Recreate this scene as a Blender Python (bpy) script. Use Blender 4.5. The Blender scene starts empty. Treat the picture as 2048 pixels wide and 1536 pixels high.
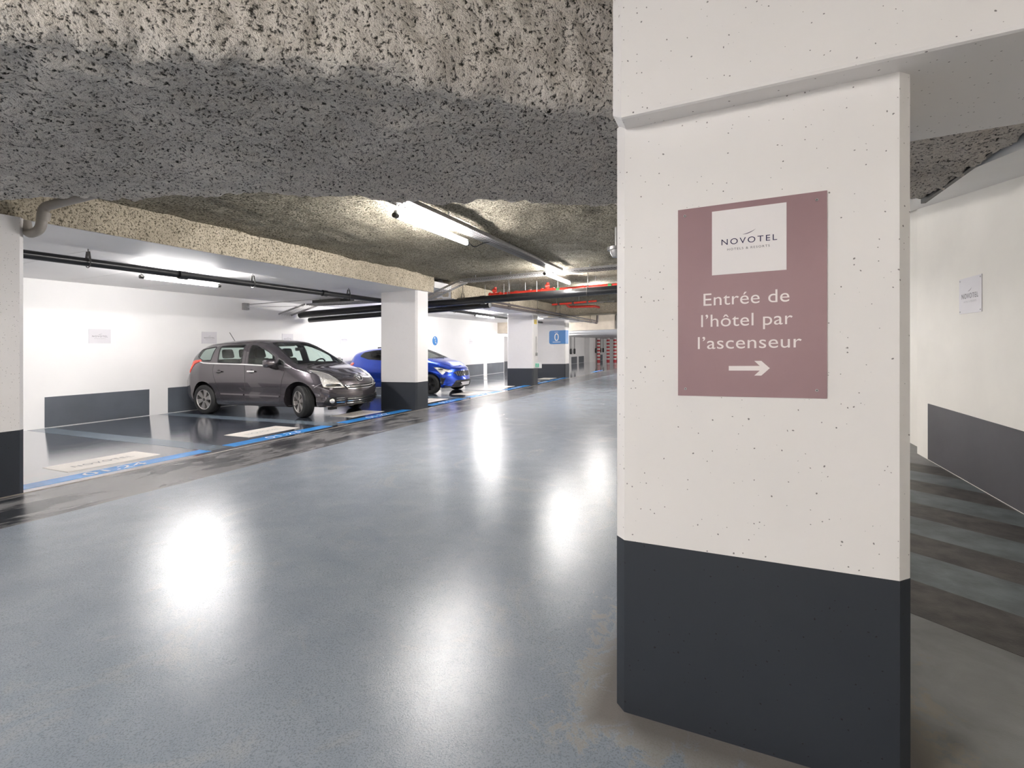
import bpy, bmesh, math, random
import numpy as np
from mathutils import Vector, Matrix, noise
from mathutils.bvhtree import BVHTree

random.seed(7)
SC = bpy.context.scene
COL = SC.collection
S = 0.0484            # the parking deck climbs by this much per metre along +Y
R = math.radians

# ------------------------------------------------------------------ camera, world, exposure
cam_d = bpy.data.cameras.new('camera')
cam = bpy.data.objects.new('camera', cam_d)
COL.objects.link(cam)
cam.location = (0, 0, 1.3)
cam.rotation_euler = (R(90), 0, R(24.6))
cam_d.sensor_width = 36
cam_d.lens = 940 / 2048 * 36
cam_d.shift_y = -28 / 2048
cam_d.clip_start = .02
SC.camera = cam

world = bpy.data.worlds.new('world')
SC.world = world
world.use_nodes = True
world.node_tree.nodes['Background'].inputs[0].default_value = (.8, .85, 1, 1)
world.node_tree.nodes['Background'].inputs[1].default_value = .02

SC.view_settings.view_transform = 'Standard'
SC.view_settings.look = 'None'
SC.view_settings.gamma = 1
SC.view_settings.use_curve_mapping = False
SC.view_settings.exposure = 2.4
SC.cycles.max_bounces = 12
SC.cycles.diffuse_bounces = 7
SC.cycles.glossy_bounces = 5
SC.cycles.transparent_max_bounces = 16
SC.cycles.sample_clamp_indirect = 6
TUBE_POWER = 58.0     # emission of the fluorescent tubes
BAY_POWER = 60.0

# ------------------------------------------------------------------ materials
def new_mat(name):
    m = bpy.data.materials.new(name)
    m.use_nodes = True
    return m, m.node_tree.nodes, m.node_tree.links, m.node_tree.nodes['Principled BSDF']

def nd(n, t, **kw):
    x = n.new(t)
    for k, v in kw.items():
        setattr(x, k, v)
    return x

def coords(n, l):
    return nd(n, 'ShaderNodeTexCoord').outputs['Object']

def noise_node(n, l, co, scale, detail=4, rough=.55, dist=0.):
    x = n.new('ShaderNodeTexNoise')
    x.inputs['Scale'].default_value = scale
    x.inputs['Detail'].default_value = detail
    x.inputs['Roughness'].default_value = rough
    x.inputs['Distortion'].default_value = dist
    l.new(co, x.inputs['Vector'])
    return x.outputs['Fac']

def ramp(n, l, fac, a, b, smooth=False):
    x = n.new('ShaderNodeMapRange')
    x.inputs['From Min'].default_value = a
    x.inputs['From Max'].default_value = b
    if smooth:
        x.interpolation_type = 'SMOOTHSTEP'
    l.new(fac, x.inputs['Value'])
    return x.outputs['Result']

def mix(n, l, fac, a, b):
    x = n.new('ShaderNodeMix')
    x.data_type = 'RGBA'
    for i, v in ((6, a), (7, b)):
        if isinstance(v, tuple):
            x.inputs[i].default_value = (*v, 1)
        else:
            l.new(v, x.inputs[i])
    if isinstance(fac, float):
        x.inputs[0].default_value = fac
    else:
        l.new(fac, x.inputs[0])
    return x.outputs[2]

def math_n(n, l, op, a, b=None):
    x = n.new('ShaderNodeMath')
    x.operation = op
    for i, v in enumerate((a, b)):
        if v is None:
            continue
        if isinstance(v, (int, float)):
            x.inputs[i].default_value = v
        else:
            l.new(v, x.inputs[i])
    return x.outputs[0]

def bump(n, l, h, strength, dist, prev=None):
    x = n.new('ShaderNodeBump')
    x.inputs['Strength'].default_value = strength
    x.inputs['Distance'].default_value = dist
    l.new(h, x.inputs['Height'])
    if prev is not None:
        l.new(prev, x.inputs['Normal'])
    return x.outputs['Normal']

def simple(name, c, rough=.5, metal=0., var=.12, scale=6., bmp=0., coat=0., spec=.5):
    m, n, l, p = new_mat(name)
    co = coords(n, l)
    f = noise_node(n, l, co, scale, 5)
    lo = tuple(max(0, v * (1 - var)) for v in c)
    hi = tuple(min(1, v * (1 + var)) for v in c)
    l.new(mix(n, l, ramp(n, l, f, .3, .7), lo, hi), p.inputs['Base Color'])
    p.inputs['Roughness'].default_value = rough
    p.inputs['Metallic'].default_value = metal
    p.inputs['Specular IOR Level'].default_value = spec
    if coat:
        p.inputs['Coat Weight'].default_value = coat
        p.inputs['Coat Roughness'].default_value = .04
    if bmp:
        l.new(bump(n, l, noise_node(n, l, co, scale * 12, 3), bmp, .004), p.inputs['Normal'])
    return m

def painted_concrete(name, c, pit, rough=.55, pit_scale=66., keep=.50):
    """smooth painted concrete with air-bubble pinholes"""
    m, n, l, p = new_mat(name)
    co = coords(n, l)
    warp = n.new('ShaderNodeTexNoise')
    warp.inputs['Scale'].default_value = 30
    l.new(co, warp.inputs['Vector'])
    add = nd(n, 'ShaderNodeMixRGB')
    add.inputs[0].default_value = .018
    l.new(co, add.inputs[1])
    l.new(warp.outputs['Color'], add.inputs[2])
    v = n.new('ShaderNodeTexVoronoi')
    v.inputs['Scale'].default_value = pit_scale
    l.new(add.outputs[0], v.inputs['Vector'])
    sep = nd(n, 'ShaderNodeSeparateColor')
    l.new(v.outputs['Color'], sep.inputs[0])
    size = math_n(n, l, 'MULTIPLY', ramp(n, l, sep.outputs[0], keep, 1.), .20)
    pits = ramp(n, l, math_n(n, l, 'SUBTRACT', size, v.outputs['Distance']), 0., .035)
    big = noise_node(n, l, co, 1.3, 5)
    base = mix(n, l, ramp(n, l, big, .35, .7), tuple(x * .95 for x in c), c)
    l.new(mix(n, l, pits, base, pit), p.inputs['Base Color'])
    p.inputs['Roughness'].default_value = rough
    h = math_n(n, l, 'SUBTRACT', math_n(n, l, 'MULTIPLY', noise_node(n, l, co, 60, 3), .12), pits)
    l.new(bump(n, l, h, .35, .004), p.inputs['Normal'])
    return m

def sprayed(name, light, mid, dark, pit_scale, pit_lo, pit_hi, bstr=.8, bdist=.02):
    """rough sprayed fire-proofing: pale crust, shade in its open pits painted as dark colour"""
    m, n, l, p = new_mat(name)
    co = coords(n, l)
    big = noise_node(n, l, co, 1.1, 5, .6)
    med = noise_node(n, l, co, 9, 6, .65)
    fine = noise_node(n, l, co, pit_scale, 4, .6)
    fine2 = noise_node(n, l, co, pit_scale * 2.6, 3, .6)
    c1 = mix(n, l, ramp(n, l, med, .35, .65), mid, light)
    c2 = mix(n, l, ramp(n, l, big, .45, .75), c1, tuple(x * .78 for x in mid))
    pv = math_n(n, l, 'ADD', math_n(n, l, 'MULTIPLY', fine, .72), math_n(n, l, 'MULTIPLY', fine2, .28))
    pits = ramp(n, l, pv, pit_hi, pit_lo)
    l.new(mix(n, l, pits, c2, dark), p.inputs['Base Color'])  # self-shadow of the pits goes into the base colour
    p.inputs['Roughness'].default_value = .95
    p.inputs['Specular IOR Level'].default_value = .15
    h = math_n(n, l, 'SUBTRACT', math_n(n, l, 'MULTIPLY', pv, 1.), math_n(n, l, 'MULTIPLY', pits, .35))
    l.new(bump(n, l, h, bstr, bdist), p.inputs['Normal'])
    return m

def emissive(name, c, power):
    m, n, l, p = new_mat(name)
    p.inputs['Base Color'].default_value = (.8, .8, .8, 1)
    p.inputs['Emission Color'].default_value = (*c, 1)
    p.inputs['Emission Strength'].default_value = power
    return m

def car_paint(name, c, metal=.7):
    m, n, l, p = new_mat(name)
    co = coords(n, l)
    fl = noise_node(n, l, co, 900, 1)
    l.new(mix(n, l, fl, tuple(x * .8 for x in c), tuple(min(1, x * 1.2) for x in c)), p.inputs['Base Color'])
    p.inputs['Metallic'].default_value = metal
    p.inputs['Roughness'].default_value = .26
    p.inputs['Coat Weight'].default_value = 1
    p.inputs['Coat Roughness'].default_value = .03
    return m

def glass_mat(name, tint, refl=1.0):
    m, n, l, p = new_mat(name)
    n.remove(p)
    out = n['Material Output']
    tr = nd(n, 'ShaderNodeBsdfTransparent')
    co = coords(n, l)
    l.new(mix(n, l, noise_node(n, l, co, 3, 2), tint, tuple(x * .96 for x in tint)), tr.inputs[0])
    gl = nd(n, 'ShaderNodeBsdfGlossy')
    gl.inputs['Roughness'].default_value = .02
    fr = nd(n, 'ShaderNodeLayerWeight')
    f4 = math_n(n, l, 'POWER', fr.outputs['Facing'], 4.)
    mx = nd(n, 'ShaderNodeMixShader')
    l.new(math_n(n, l, 'MULTIPLY', math_n(n, l, 'ADD', math_n(n, l, 'MULTIPLY', f4, .7), .05), refl), mx.inputs[0])
    l.new(tr.outputs[0], mx.inputs[1])
    l.new(gl.outputs[0], mx.inputs[2])
    l.new(mx.outputs[0], out.inputs['Surface'])
    return m

def floor_mat():
    m, n, l, p = new_mat('garage_floor_paint')
    co = coords(n, l)
    sep = nd(n, 'ShaderNodeSeparateXYZ')
    l.new(co, sep.inputs[0])
    x, y = sep.outputs[0], sep.outputs[1]
    big = noise_node(n, l, co, .55, 5, .6, .3)
    med = noise_node(n, l, co, 3.2, 6, .62, .4)
    fin = noise_node(n, l, co, 165, 3, .6)
    grit = noise_node(n, l, co, 330, 2, .5)
    scuff = noise_node(n, l, co, 1.7, 8, .7, 1.2)
    # aisle: blue grey resin with pale worn sweeps
    a0 = mix(n, l, ramp(n, l, med, .3, .7), (.245, .282, .338), (.305, .342, .392))
    a1 = mix(n, l, math_n(n, l, 'MULTIPLY', ramp(n, l, scuff, .56, .70), .55), a0, (.37, .37, .365))
    aisle = mix(n, l, math_n(n, l, 'MULTIPLY', ramp(n, l, fin, .50, .62), .62), a1, (.15, .17, .19))
    # bays: dark slate resin
    b0 = mix(n, l, ramp(n, l, med, .3, .72), (.055, .064, .085), (.10, .112, .138))
    bays = mix(n, l, math_n(n, l, 'MULTIPLY', ramp(n, l, scuff, .60, .72), .6), b0, (.20, .20, .205))
    # worn strip between bays and aisle
    mp = nd(n, 'ShaderNodeMapping')
    mp.inputs['Scale'].default_value = (1, .38, 1)
    l.new(co, mp.inputs['Vector'])
    med2 = noise_node(n, l, mp.outputs[0], 3.6, 8, .68, .5)
    wn = math_n(n, l, 'ADD', math_n(n, l, 'MULTIPLY', med2, .6), math_n(n, l, 'MULTIPLY', big, .4))
    wear = mix(n, l, ramp(n, l, wn, .46, .52), (.028, .030, .036), (.21, .205, .205))
    m_aisle = ramp(n, l, math_n(n, l, 'ADD', x, math_n(n, l, 'MULTIPLY', fin, .03)), -5.07, -5.04)
    m_bay = ramp(n, l, x, -6.19, -6.20)
    c = mix(n, l, m_aisle, wear, aisle)
    c = mix(n, l, m_bay, c, bays)
    # raw, rougher concrete past the near pillar
    r0 = mix(n, l, ramp(n, l, med, .3, .7), (.165, .165, .160), (.26, .26, .255))
    m_right = ramp(n, l, math_n(n, l, 'ADD', x, math_n(n, l, 'MULTIPLY', med, .05)), .50, .56)
    c = mix(n, l, m_right, c, r0)
    # chipped beige patches round the near pillar's foot
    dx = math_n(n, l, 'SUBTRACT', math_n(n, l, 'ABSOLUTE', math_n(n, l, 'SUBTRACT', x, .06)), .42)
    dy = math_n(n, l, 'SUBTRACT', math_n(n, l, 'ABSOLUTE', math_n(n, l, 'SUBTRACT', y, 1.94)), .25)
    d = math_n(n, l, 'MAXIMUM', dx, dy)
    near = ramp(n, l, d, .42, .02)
    ch = math_n(n, l, 'ADD', math_n(n, l, 'MULTIPLY', near, .34), noise_node(n, l, co, 11, 8, .75, .6))
    chip = ramp(n, l, ch, .70, .76)
    c = mix(n, l, math_n(n, l, 'MULTIPLY', chip, .6), c, (.28, .25, .205))
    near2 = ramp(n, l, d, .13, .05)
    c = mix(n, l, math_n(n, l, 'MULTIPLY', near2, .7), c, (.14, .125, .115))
    l.new(c, p.inputs['Base Color'])
    r = math_n(n, l, 'ADD', math_n(n, l, 'MULTIPLY', ramp(n, l, scuff, .4, .75), .10), .19)
    r = math_n(n, l, 'SUBTRACT', r, math_n(n, l, 'MULTIPLY', m_bay, .09))
    r = math_n(n, l, 'ADD', r, math_n(n, l, 'MULTIPLY', math_n(n, l, 'MAXIMUM', m_right, near2), .38))
    r = math_n(n, l, 'ADD', r, math_n(n, l, 'MULTIPLY', chip, .25))
    l.new(r, p.inputs['Roughness'])
    p.inputs['Specular IOR Level'].default_value = .36
    bs = math_n(n, l, 'SUBTRACT', 1., math_n(n, l, 'MULTIPLY', m_bay, .72))
    h = math_n(n, l, 'MULTIPLY', math_n(n, l, 'ADD', math_n(n, l, 'MULTIPLY', fin, .6), math_n(n, l, 'MULTIPLY', grit, .4)), bs)
    nb = bump(n, l, h, .27, .0022)
    l.new(nb, p.inputs['Normal'])
    l.new(nb, p.inputs['Coat Normal'])
    cw = math_n(n, l, 'SUBTRACT', math_n(n, l, 'ADD', .10, math_n(n, l, 'MULTIPLY', m_bay, .90)), math_n(n, l, 'MULTIPLY', math_n(n, l, 'MAXIMUM', m_right, near2), .55))
    l.new(cw, p.inputs['Coat Weight'])
    p.inputs['Coat Roughness'].default_value = .05
    p.inputs['Coat IOR'].default_value = 1.6
    return m

M = {
    'floor': floor_mat(),
    'white': painted_concrete('white_painted_concrete', (.80, .775, .76), (.22, .205, .20)),
    'slate': painted_concrete('slate_painted_concrete', (.022, .027, .036), (.001, .001, .002), .5, 62., .52),
    'wall': simple('white_wall_paint', (.80, .785, .77), .6, 0, .03, .9, .15),
    'warm_wall': simple('warm_white_wall_paint', (.76, .73, .67), .6, 0, .05, 1.4, .2),
    'slab': simple('white_slab_paint', (.78, .77, .76), .5, 0, .03, 1.2, .05),
    'panel': simple('slate_wall_paint', (.082, .092, .108), .5, 0, .15, 1.6, .1),
    'dark_panel': simple('dark_brown_grey_wall_paint', (.052, .049, .054), .5, 0, .2, 1.6, .1),
    'spray_grey': sprayed('sprayed_grey', (.84, .78, .71), (.72, .665, .60), (.05, .047, .04), 54., .372, .462, 1.0, .030),
    'spray_olive': sprayed('sprayed_olive', (.56, .51, .40), (.41, .37, .28), (.07, .064, .046), 44., .40, .51, 1.0, .045),
    'spray_beige': sprayed('sprayed_beige', (.68, .60, .47), (.56, .49, .37), (.15, .13, .09), 44., .36, .48, 1.0, .026),
    'bulk': simple('raw_beige_concrete', (.56, .50, .42), .8, 0, .15, 2.5, .4),
    'beige': simple('beige_floor_paint', (.74, .69, .63), .35, 0, .06, 3),
    'stripe': simple('pale_blue_grey_floor_paint', (.15, .19, .23), .18, 0, .2, 4),
    'blue_paint': simple('blue_floor_paint', (.045, .29, .74), .22, 0, .2, 5),
    'white_paint': simple('white_floor_paint', (.72, .76, .80), .3, 0, .05, 5),
    'hatch': simple('dark_hatch_floor_paint', (.052, .045, .040), .5, 0, .65, 9, .3),
    'hatch_blue': simple('blue_grey_hatch_floor_paint', (.115, .135, .14), .5, 0, .35, 6, .3),
    'seam': simple('pale_floor_joint', (.27, .23, .19), .5, 0, .3, 8),
    'sign': simple('mauve_sign_plate', (.29, .18, .195), .38, .15, .05, 3),
    'sign_white': simple('white_sign_film', (.78, .75, .75), .45, 0, .02, 3),
    'sign_pale': simple('pale_lilac_sign_film', (.64, .62, .64), .45, 0, .03, 3),
    'letter': simple('pale_pink_lettering', (.80, .74, .73), .5, 0, .02, 3),
    'navy': simple('navy_lettering', (.012, .006, .06), .5, 0, .02, 3),
    'grey_letter': simple('grey_lettering', (.12, .115, .13), .5, 0, .02, 3),
    'faint_letter': simple('faint_grey_lettering', (.30, .29, .30), .5, 0, .02, 3),
    'blue_sign': simple('blue_sign_plate', (.004, .165, .48), .4, 0, .05, 3),
    'yellow_sign': simple('yellow_sign_plate', (.75, .55, .08), .5, 0, .05, 3),
    'green_sign': simple('green_exit_plate', (.10, .55, .33), .4, 0, .05, 3),
    'steel': simple('galvanised_steel', (.36, .355, .35), .4, .75, .12, 20),
    'dark_steel': simple('dark_steel', (.10, .095, .09), .45, .6, .15, 20),
    'black_pipe': simple('black_plastic_pipe', (.012, .012, .013), .28, 0, .2, 8),
    'brown_pipe': simple('brown_grey_pipe', (.075, .062, .060), .35, 0, .2, 8),
    'pvc': simple('grey_pvc_pipe', (.33, .30, .265), .4, 0, .1, 5),
    'red_pipe': simple('red_sprinkler_pipe', (.46, .035, .02), .35, 0, .15, 10),
    'green_tag': simple('green_pipe_clip', (.05, .25, .07), .5, 0, .1, 10),
    'cable': simple('black_cable', (.02, .02, .022), .5, 0, .1, 10),
    'lamp_body': simple('white_lamp_housing', (.7, .7, .7), .4, 0, .03, 5),
    'tube': emissive('tube_glow', (1, .965, .945), TUBE_POWER),
    'bay_tube': emissive('bay_tube_glow', (1, .97, .96), BAY_POWER),
    'rubber': simple('tyre_rubber', (.014, .014, .014), .6, 0, .2, 20, .3),
    'black': simple('black_plastic', (.012, .012, .013), .4, 0, .2, 12),
    'trim_dark': simple('dark_cabin_trim', (.030, .030, .031), .7, 0, .15, 10),
    'seat': simple('charcoal_seat_cloth', (.055, .052, .046), .85, 0, .2, 30, .3),
    'chrome': simple('chrome', (.80, .80, .80), .12, 1., .03, 10),
    'alloy': simple('silver_alloy', (.62, .59, .56), .28, .85, .05, 10),
    'dark_alloy': simple('black_alloy', (.03, .03, .032), .3, .5, .05, 10),
    'paint_grey': car_paint('aubergine_grey_car_paint', (.085, .074, .082)),
    'paint_blue': car_paint('electric_blue_car_paint', (.008, .055, .46)),
    'glass': glass_mat('green_tinted_glass', (.80, .90, .86)),
    'dark_glass': glass_mat('dark_tinted_glass', (.16, .17, .16)),
    'lens': glass_mat('clear_lens', (.92, .92, .90), .8),
    'lamp_silver': simple('headlamp_reflector', (.78, .75, .70), .2, .8, .25, 40, .6),
    'red_lens': simple('red_tail_lens', (.80, .06, .035), .2, 0, .08, 10, 0, .6),
    'red_band': simple('red_reflective_band', (.62, .05, .06), .5, 0, .1, 5),
    'white_band': simple('white_reflective_band', (.8, .78, .76), .5, 0, .05, 5),
    'door': simple('grey_door_paint', (.33, .32, .32), .5, 0, .05, 2),
    'kraft': simple('ochre_hanging_board', (.55, .42, .25), .6, 0, .1, 4),
}

# ------------------------------------------------------------------ helpers
def tag(o, label=None, cat=None, group=None, kind=None):
    for k, v in (('label', label), ('category', cat), ('group', group), ('kind', kind)):
        if v:
            o[k] = v
    return o

def W(p):
    return Vector((p[0], p[1], p[2] + S * p[1]))

def thing(name, label, cat, base, group=None):
    o = bpy.data.objects.new(name, None)
    o.empty_display_size = .1
    COL.objects.link(o)
    o.location = W(base)
    tag(o, label, cat, group, 'thing')
    return o

def link_mesh(name, me, mat, parent=None):
    o = bpy.data.objects.new(name, me)
    COL.objects.link(o)
    if mat is not None and not me.materials:
        me.materials.append(mat)
    if parent is not None:
        o.parent = parent
    return o

def world_loc(o):
    v = Vector((0, 0, 0))
    while o is not None:
        v += o.location
        o = o.parent
    return v

class MB:
    """collects simple shapes given as (x, y, height above the deck)"""
    def __init__(self, shear=True):
        self.v, self.f, self.s = [], [], shear

    def add(self, vs, fs):
        b = len(self.v)
        self.v += [tuple(x) for x in vs]
        self.f += [tuple(b + i for i in f) for f in fs]
        return self

    def box(self, x0, x1, y0, y1, z0, z1):
        vs = [(x, y, z) for z in (z0, z1) for y in (y0, y1) for x in (x0, x1)]
        return self.add(vs, [(0, 2, 3, 1), (4, 5, 7, 6), (0, 1, 5, 4), (2, 6, 7, 3), (0, 4, 6, 2), (1, 3, 7, 5)])

    def prism(self, pts, z0, z1):
        k = len(pts)
        vs = [(x, y, z0) for x, y in pts] + [(x, y, z1) for x, y in pts]
        fs = [tuple(range(k - 1, -1, -1)), tuple(range(k, 2 * k))]
        fs += [(i, (i + 1) % k, k + (i + 1) % k, k + i) for i in range(k)]
        return self.add(vs, fs)

    def tube(self, path, r, seg=10, caps=True):
        P = [Vector(p) for p in path]
        rs = r if isinstance(r, (list, tuple)) else [r] * len(P)
        up = None
        rings = []
        for i, p in enumerate(P):
            t = (P[min(i + 1, len(P) - 1)] - P[max(i - 1, 0)]).normalized()
            if up is None:
                up = Vector((0, 0, 1)) if abs(t.z) < .9 else Vector((1, 0, 0))
            a = t.cross(up).normalized()
            up = a.cross(t).normalized()
            rings.append([p + (a * math.cos(q) + up * math.sin(q)) * rs[i] for q in (2 * math.pi * k / seg for k in range(seg))])
        vs = [v for rg in rings for v in rg]
        fs = []
        for i in range(len(P) - 1):
            for k in range(seg):
                a, b = i * seg + k, i * seg + (k + 1) % seg
                fs.append((a, b, b + seg, a + seg))
        if caps:
            fs.append(tuple(range(seg - 1, -1, -1)))
            fs.append(tuple((len(P) - 1) * seg + k for k in range(seg)))
        return self.add(vs, fs)

    def bar(self, a, b, w, h):
        """square bar from a to b"""
        a, b = Vector(a), Vector(b)
        t = (b - a).normalized()
        u = Vector((0, 0, 1)) if abs(t.z) < .9 else Vector((1, 0, 0))
        s = t.cross(u).normalized()
        u = s.cross(t)
        vs = [p + s * i * w / 2 + u * j * h / 2 for p in (a, b) for j in (-1, 1) for i in (-1, 1)]
        return self.add(vs, [(0, 2, 3, 1), (4, 5, 7, 6), (0, 1, 5, 4), (2, 6, 7, 3), (0, 4, 6, 2), (1, 3, 7, 5)])

    def build(self, name, mat, parent=None, smooth=False, kind=None):
        off = world_loc(parent)
        if self.s:
            vs = [W(p) - off for p in self.v]
        else:
            vs = [Vector(p) for p in self.v]
        me = bpy.data.meshes.new(name)
        me.from_pydata(vs, [], self.f)
        bm = bmesh.new()
        bm.from_mesh(me)
        bmesh.ops.recalc_face_normals(bm, faces=bm.faces)
        bm.to_mesh(me)
        bm.free()
        if smooth:
            for p in me.polygons:
                p.use_smooth = True
            me.set_sharp_from_angle(angle=R(40))
        o = link_mesh(name, me, mat, parent)
        if kind:
            o['kind'] = kind
        return o

def arc_path(pts, r, n=5):
    """polyline with rounded corners"""
    P = [Vector(p) for p in pts]
    out = [P[0]]
    for i in range(1, len(P) - 1):
        a, b = (P[i - 1] - P[i]), (P[i + 1] - P[i])
        d = min(r, a.length * .45, b.length * .45)
        p0, p1 = P[i] + a.normalized() * d, P[i] + b.normalized() * d
        for k in range(n + 1):
            t = k / n
            out.append(p0 * (1 - t) ** 2 + P[i] * 2 * t * (1 - t) + p1 * t * t)
    out.append(P[-1])
    return out

_font_cache = {}
def text_verts(s, spacing=1.0):
    """flat text mesh scaled so that x spans 0..1 and the capital height is 1 (aspect separately)"""
    key = (s, spacing)
    if key not in _font_cache:
        c = bpy.data.curves.new('text', 'FONT')
        c.body = s
        c.space_character = spacing
        c.resolution_u = 5
        o = bpy.data.objects.new('text', c)
        COL.objects.link(o)
        bpy.context.view_layer.update()
        me = bpy.data.meshes.new_from_object(o.evaluated_get(bpy.context.evaluated_depsgraph_get()))
        vs = np.array([v.co[:2] for v in me.vertices])
        fs = [tuple(p.vertices) for p in me.polygons]
        bpy.data.objects.remove(o)
        bpy.data.curves.remove(c)
        bpy.data.meshes.remove(me)
        c = bpy.data.curves.new('text', 'FONT')
        c.body = 'E'
        o = bpy.data.objects.new('text', c)
        COL.objects.link(o)
        bpy.context.view_layer.update()
        me = bpy.data.meshes.new_from_object(o.evaluated_get(bpy.context.evaluated_depsgraph_get()))
        cap = max(v.co.y for v in me.vertices)
        bpy.data.objects.remove(o)
        bpy.data.curves.remove(c)
        bpy.data.meshes.remove(me)
        x0, x1 = vs[:, 0].min(), vs[:, 0].max()
        _font_cache[key] = (np.column_stack([(vs[:, 0] - x0) / (x1 - x0), vs[:, 1] / cap]), fs)
    return _font_cache[key]

def put_text(name, s, org, u, v, width, cap, mat, parent, spacing=1.0, shear=True):
    """org: left end of the baseline; u, v unit vectors"""
    vs, fs = text_verts(s, spacing)
    org, u, v = Vector(org), Vector(u), Vector(v)
    mb = MB(shear)
    mb.add([org + u * (x * width) + v * (y * cap) for x, y in vs], fs)
    off = world_loc(parent)
    me = bpy.data.meshes.new(name)
    me.from_pydata([(W(p) - off) if shear else Vector(p) for p in mb.v], [], mb.f)
    return link_mesh(name, me, mat, parent)

def swoosh(org, u, v, w, h, th):
    """thin crescent stroke"""
    org, u, v = Vector(org), Vector(u), Vector(v)
    n = 14
    lo, hi = [], []
    for i in range(n + 1):
        t = i / n
        y = h * (t ** 2.0)
        d = th * math.sin(math.pi * t) ** .8
        lo.append(org + u * (w * t) + v * (y - d * .5))
        hi.append(org + u * (w * t) + v * (y + d * .5))
    mb = MB()
    mb.add(lo + hi, [(i, i + 1, n + 2 + i, n + 1 + i) for i in range(n)])
    return mb

# ------------------------------------------------------------------ floor
fl = MB()
fl.box(-11.6, 2.2, -6, 56, -.3, 0)
floor = fl.build('floor', M['floor'])
tag(floor, kind='structure')

def mark(name, pts, mat, h=.0015):
    mb = MB()
    k = len(pts)
    mb.add([(x, y, h) for x, y in pts] + [(x, y, -.01) for x, y in pts],
           [tuple(range(k))] + [(i, (i + 1) % k, k + (i + 1) % k, k + i) for i in range(k)])
    return mb.build(name, mat, floor)

def rect(x0, x1, y0, y1):
    return [(x0, y0), (x1, y0), (x1, y1), (x0, y1)]

# bay dividing stripes, blue number bands, beige name panels
for y in (4.25, 6.42, 11.1, 13.3, 17.9, 20.0):
    mark('bay_stripe', rect(-11.58, -6.42, y - .15, y + .15), M['stripe'])
mark('floor_joint', rect(-6.22, -6.18, -5.9, 55.9), M['seam'], .0012)
bands = [(2.02, 4.10, '01.24'), (4.42, 6.25, '01.23'), (6.60, 8.55, '01.22'), (9.35, 11.0, '01.21'), (11.3, 13.2, '01.20'),
         (13.6, 15.5, '01.19'), (16.3, 17.8, '01.18'), (18.1, 19.9, '01.17'), (24.5, 26.4, '01.16')]
for i, (y0, y1, t) in enumerate(bands):
    b = mark('number_band', rect(-6.62, -6.36, y0, y1), M['blue_paint'])
    ym = (y0 + y1) / 2
    put_text('bay_number', t, (-6.40, ym - .30, .0035), (0, 1, 0), (-1, 0, 0), .60, .17, M['white_paint'], b)
    if i < 8:
        q = ym + .13 if i else 3.24
        b = mark('name_panel', rect(-7.42, -6.82, q - .48, q + .48), M['beige'], .003)
        put_text('lettering', 'NOVOTEL', (-7.03, q - .33, .005), (0, 1, 0), (-1, 0, 0), .62, .12, M['faint_letter'], b, 1.15)
# hatched no-parking area past the near pillar
def hatch(u0, u1, mat, x0=.60, x1=1.985, h=.0015):
    a, b = .592, .806
    f = lambda x, u: (u - a * x) / b
    mark('hatch_stripe', [(x0, f(x0, u0)), (x1, f(x1, u0)), (x1, f(x1, u1)), (x0, f(x0, u1))], mat, h)
us = (2.76, 3.15, 3.56, 3.91, 4.29, 4.66, 5.05, 5.42, 5.80, 6.17)
for k in range(9):
    hatch(us[k], us[k + 1], M['hatch_blue' if k % 2 else 'hatch'])

# ------------------------------------------------------------------ walls
wl = MB().box(-11.8, -11.6, -6, 24.25, -.3, 3.3).box(-11.8, -11.6, 25.65, 56, -.3, 3.3).box(-11.8, -11.6, 24.25, 25.65, 2.03, 3.3)
wall_left = wl.build('wall_left', M['wall'])
tag(wall_left, kind='structure')
for y0, y1 in ((2.2, 3.95), (4.35, 6.10), (6.48, 8.35), (8.75, 10.6), (11.0, 12.9), (13.3, 15.1), (15.5, 17.3), (17.7, 19.4),
               (19.8, 21.75), (22.15, 24.2), (27, 29), (29.5, 31.5), (32, 34), (34.5, 36.4), (37, 38.6), (39.1, 40.7), (44.3, 45.7), (46.3, 47.6)):
    MB().box(-11.605, -11.594, y0, y1, .01, .58).build('painted_panel', M['panel'], wall_left)
dr = MB().box(-11.78, -11.74, 24.25, 25.65, 0, 2.03).build('door_1', M['door'])
tag(dr, kind='structure')
MB().box(-11.745, -11.735, 24.25, 25.65, .01, .60).build('painted_panel', M['slate'], dr)
MB().box(-11.6, -11.15, 40.9, 44.0, 0, 2.2).build('trim_9', M['wall'])['kind'] = 'structure'

wr = MB().box(2.0, 2.4, -6, 6.9, -.3, 3.3)
wall_right = wr.build('wall_right', M['warm_wall'])
tag(wall_right, kind='structure')
MB().box(1.992, 2.003, -5.9, 6.56, .01, .615).build('painted_panel', M['dark_panel'], wall_right)
w2 = MB().box(2.13, 2.4, 6.9, 56, -.3, 3.3).build('wall_right.001', M['warm_wall'])
tag(w2, kind='structure')
tag(MB().box(-11.8, 2.4, 56, 56.2, -.3, 3.4).build('wall_back', M['wall']), kind='structure')
tag(MB().box(-11.8, 2.4, -6.2, -6, -.3, 3.4).build('wall_front', M['wall']), kind='structure')

# ------------------------------------------------------------------ ceilings
def fbm(p, s):
    return noise.noise(p * s)

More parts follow.
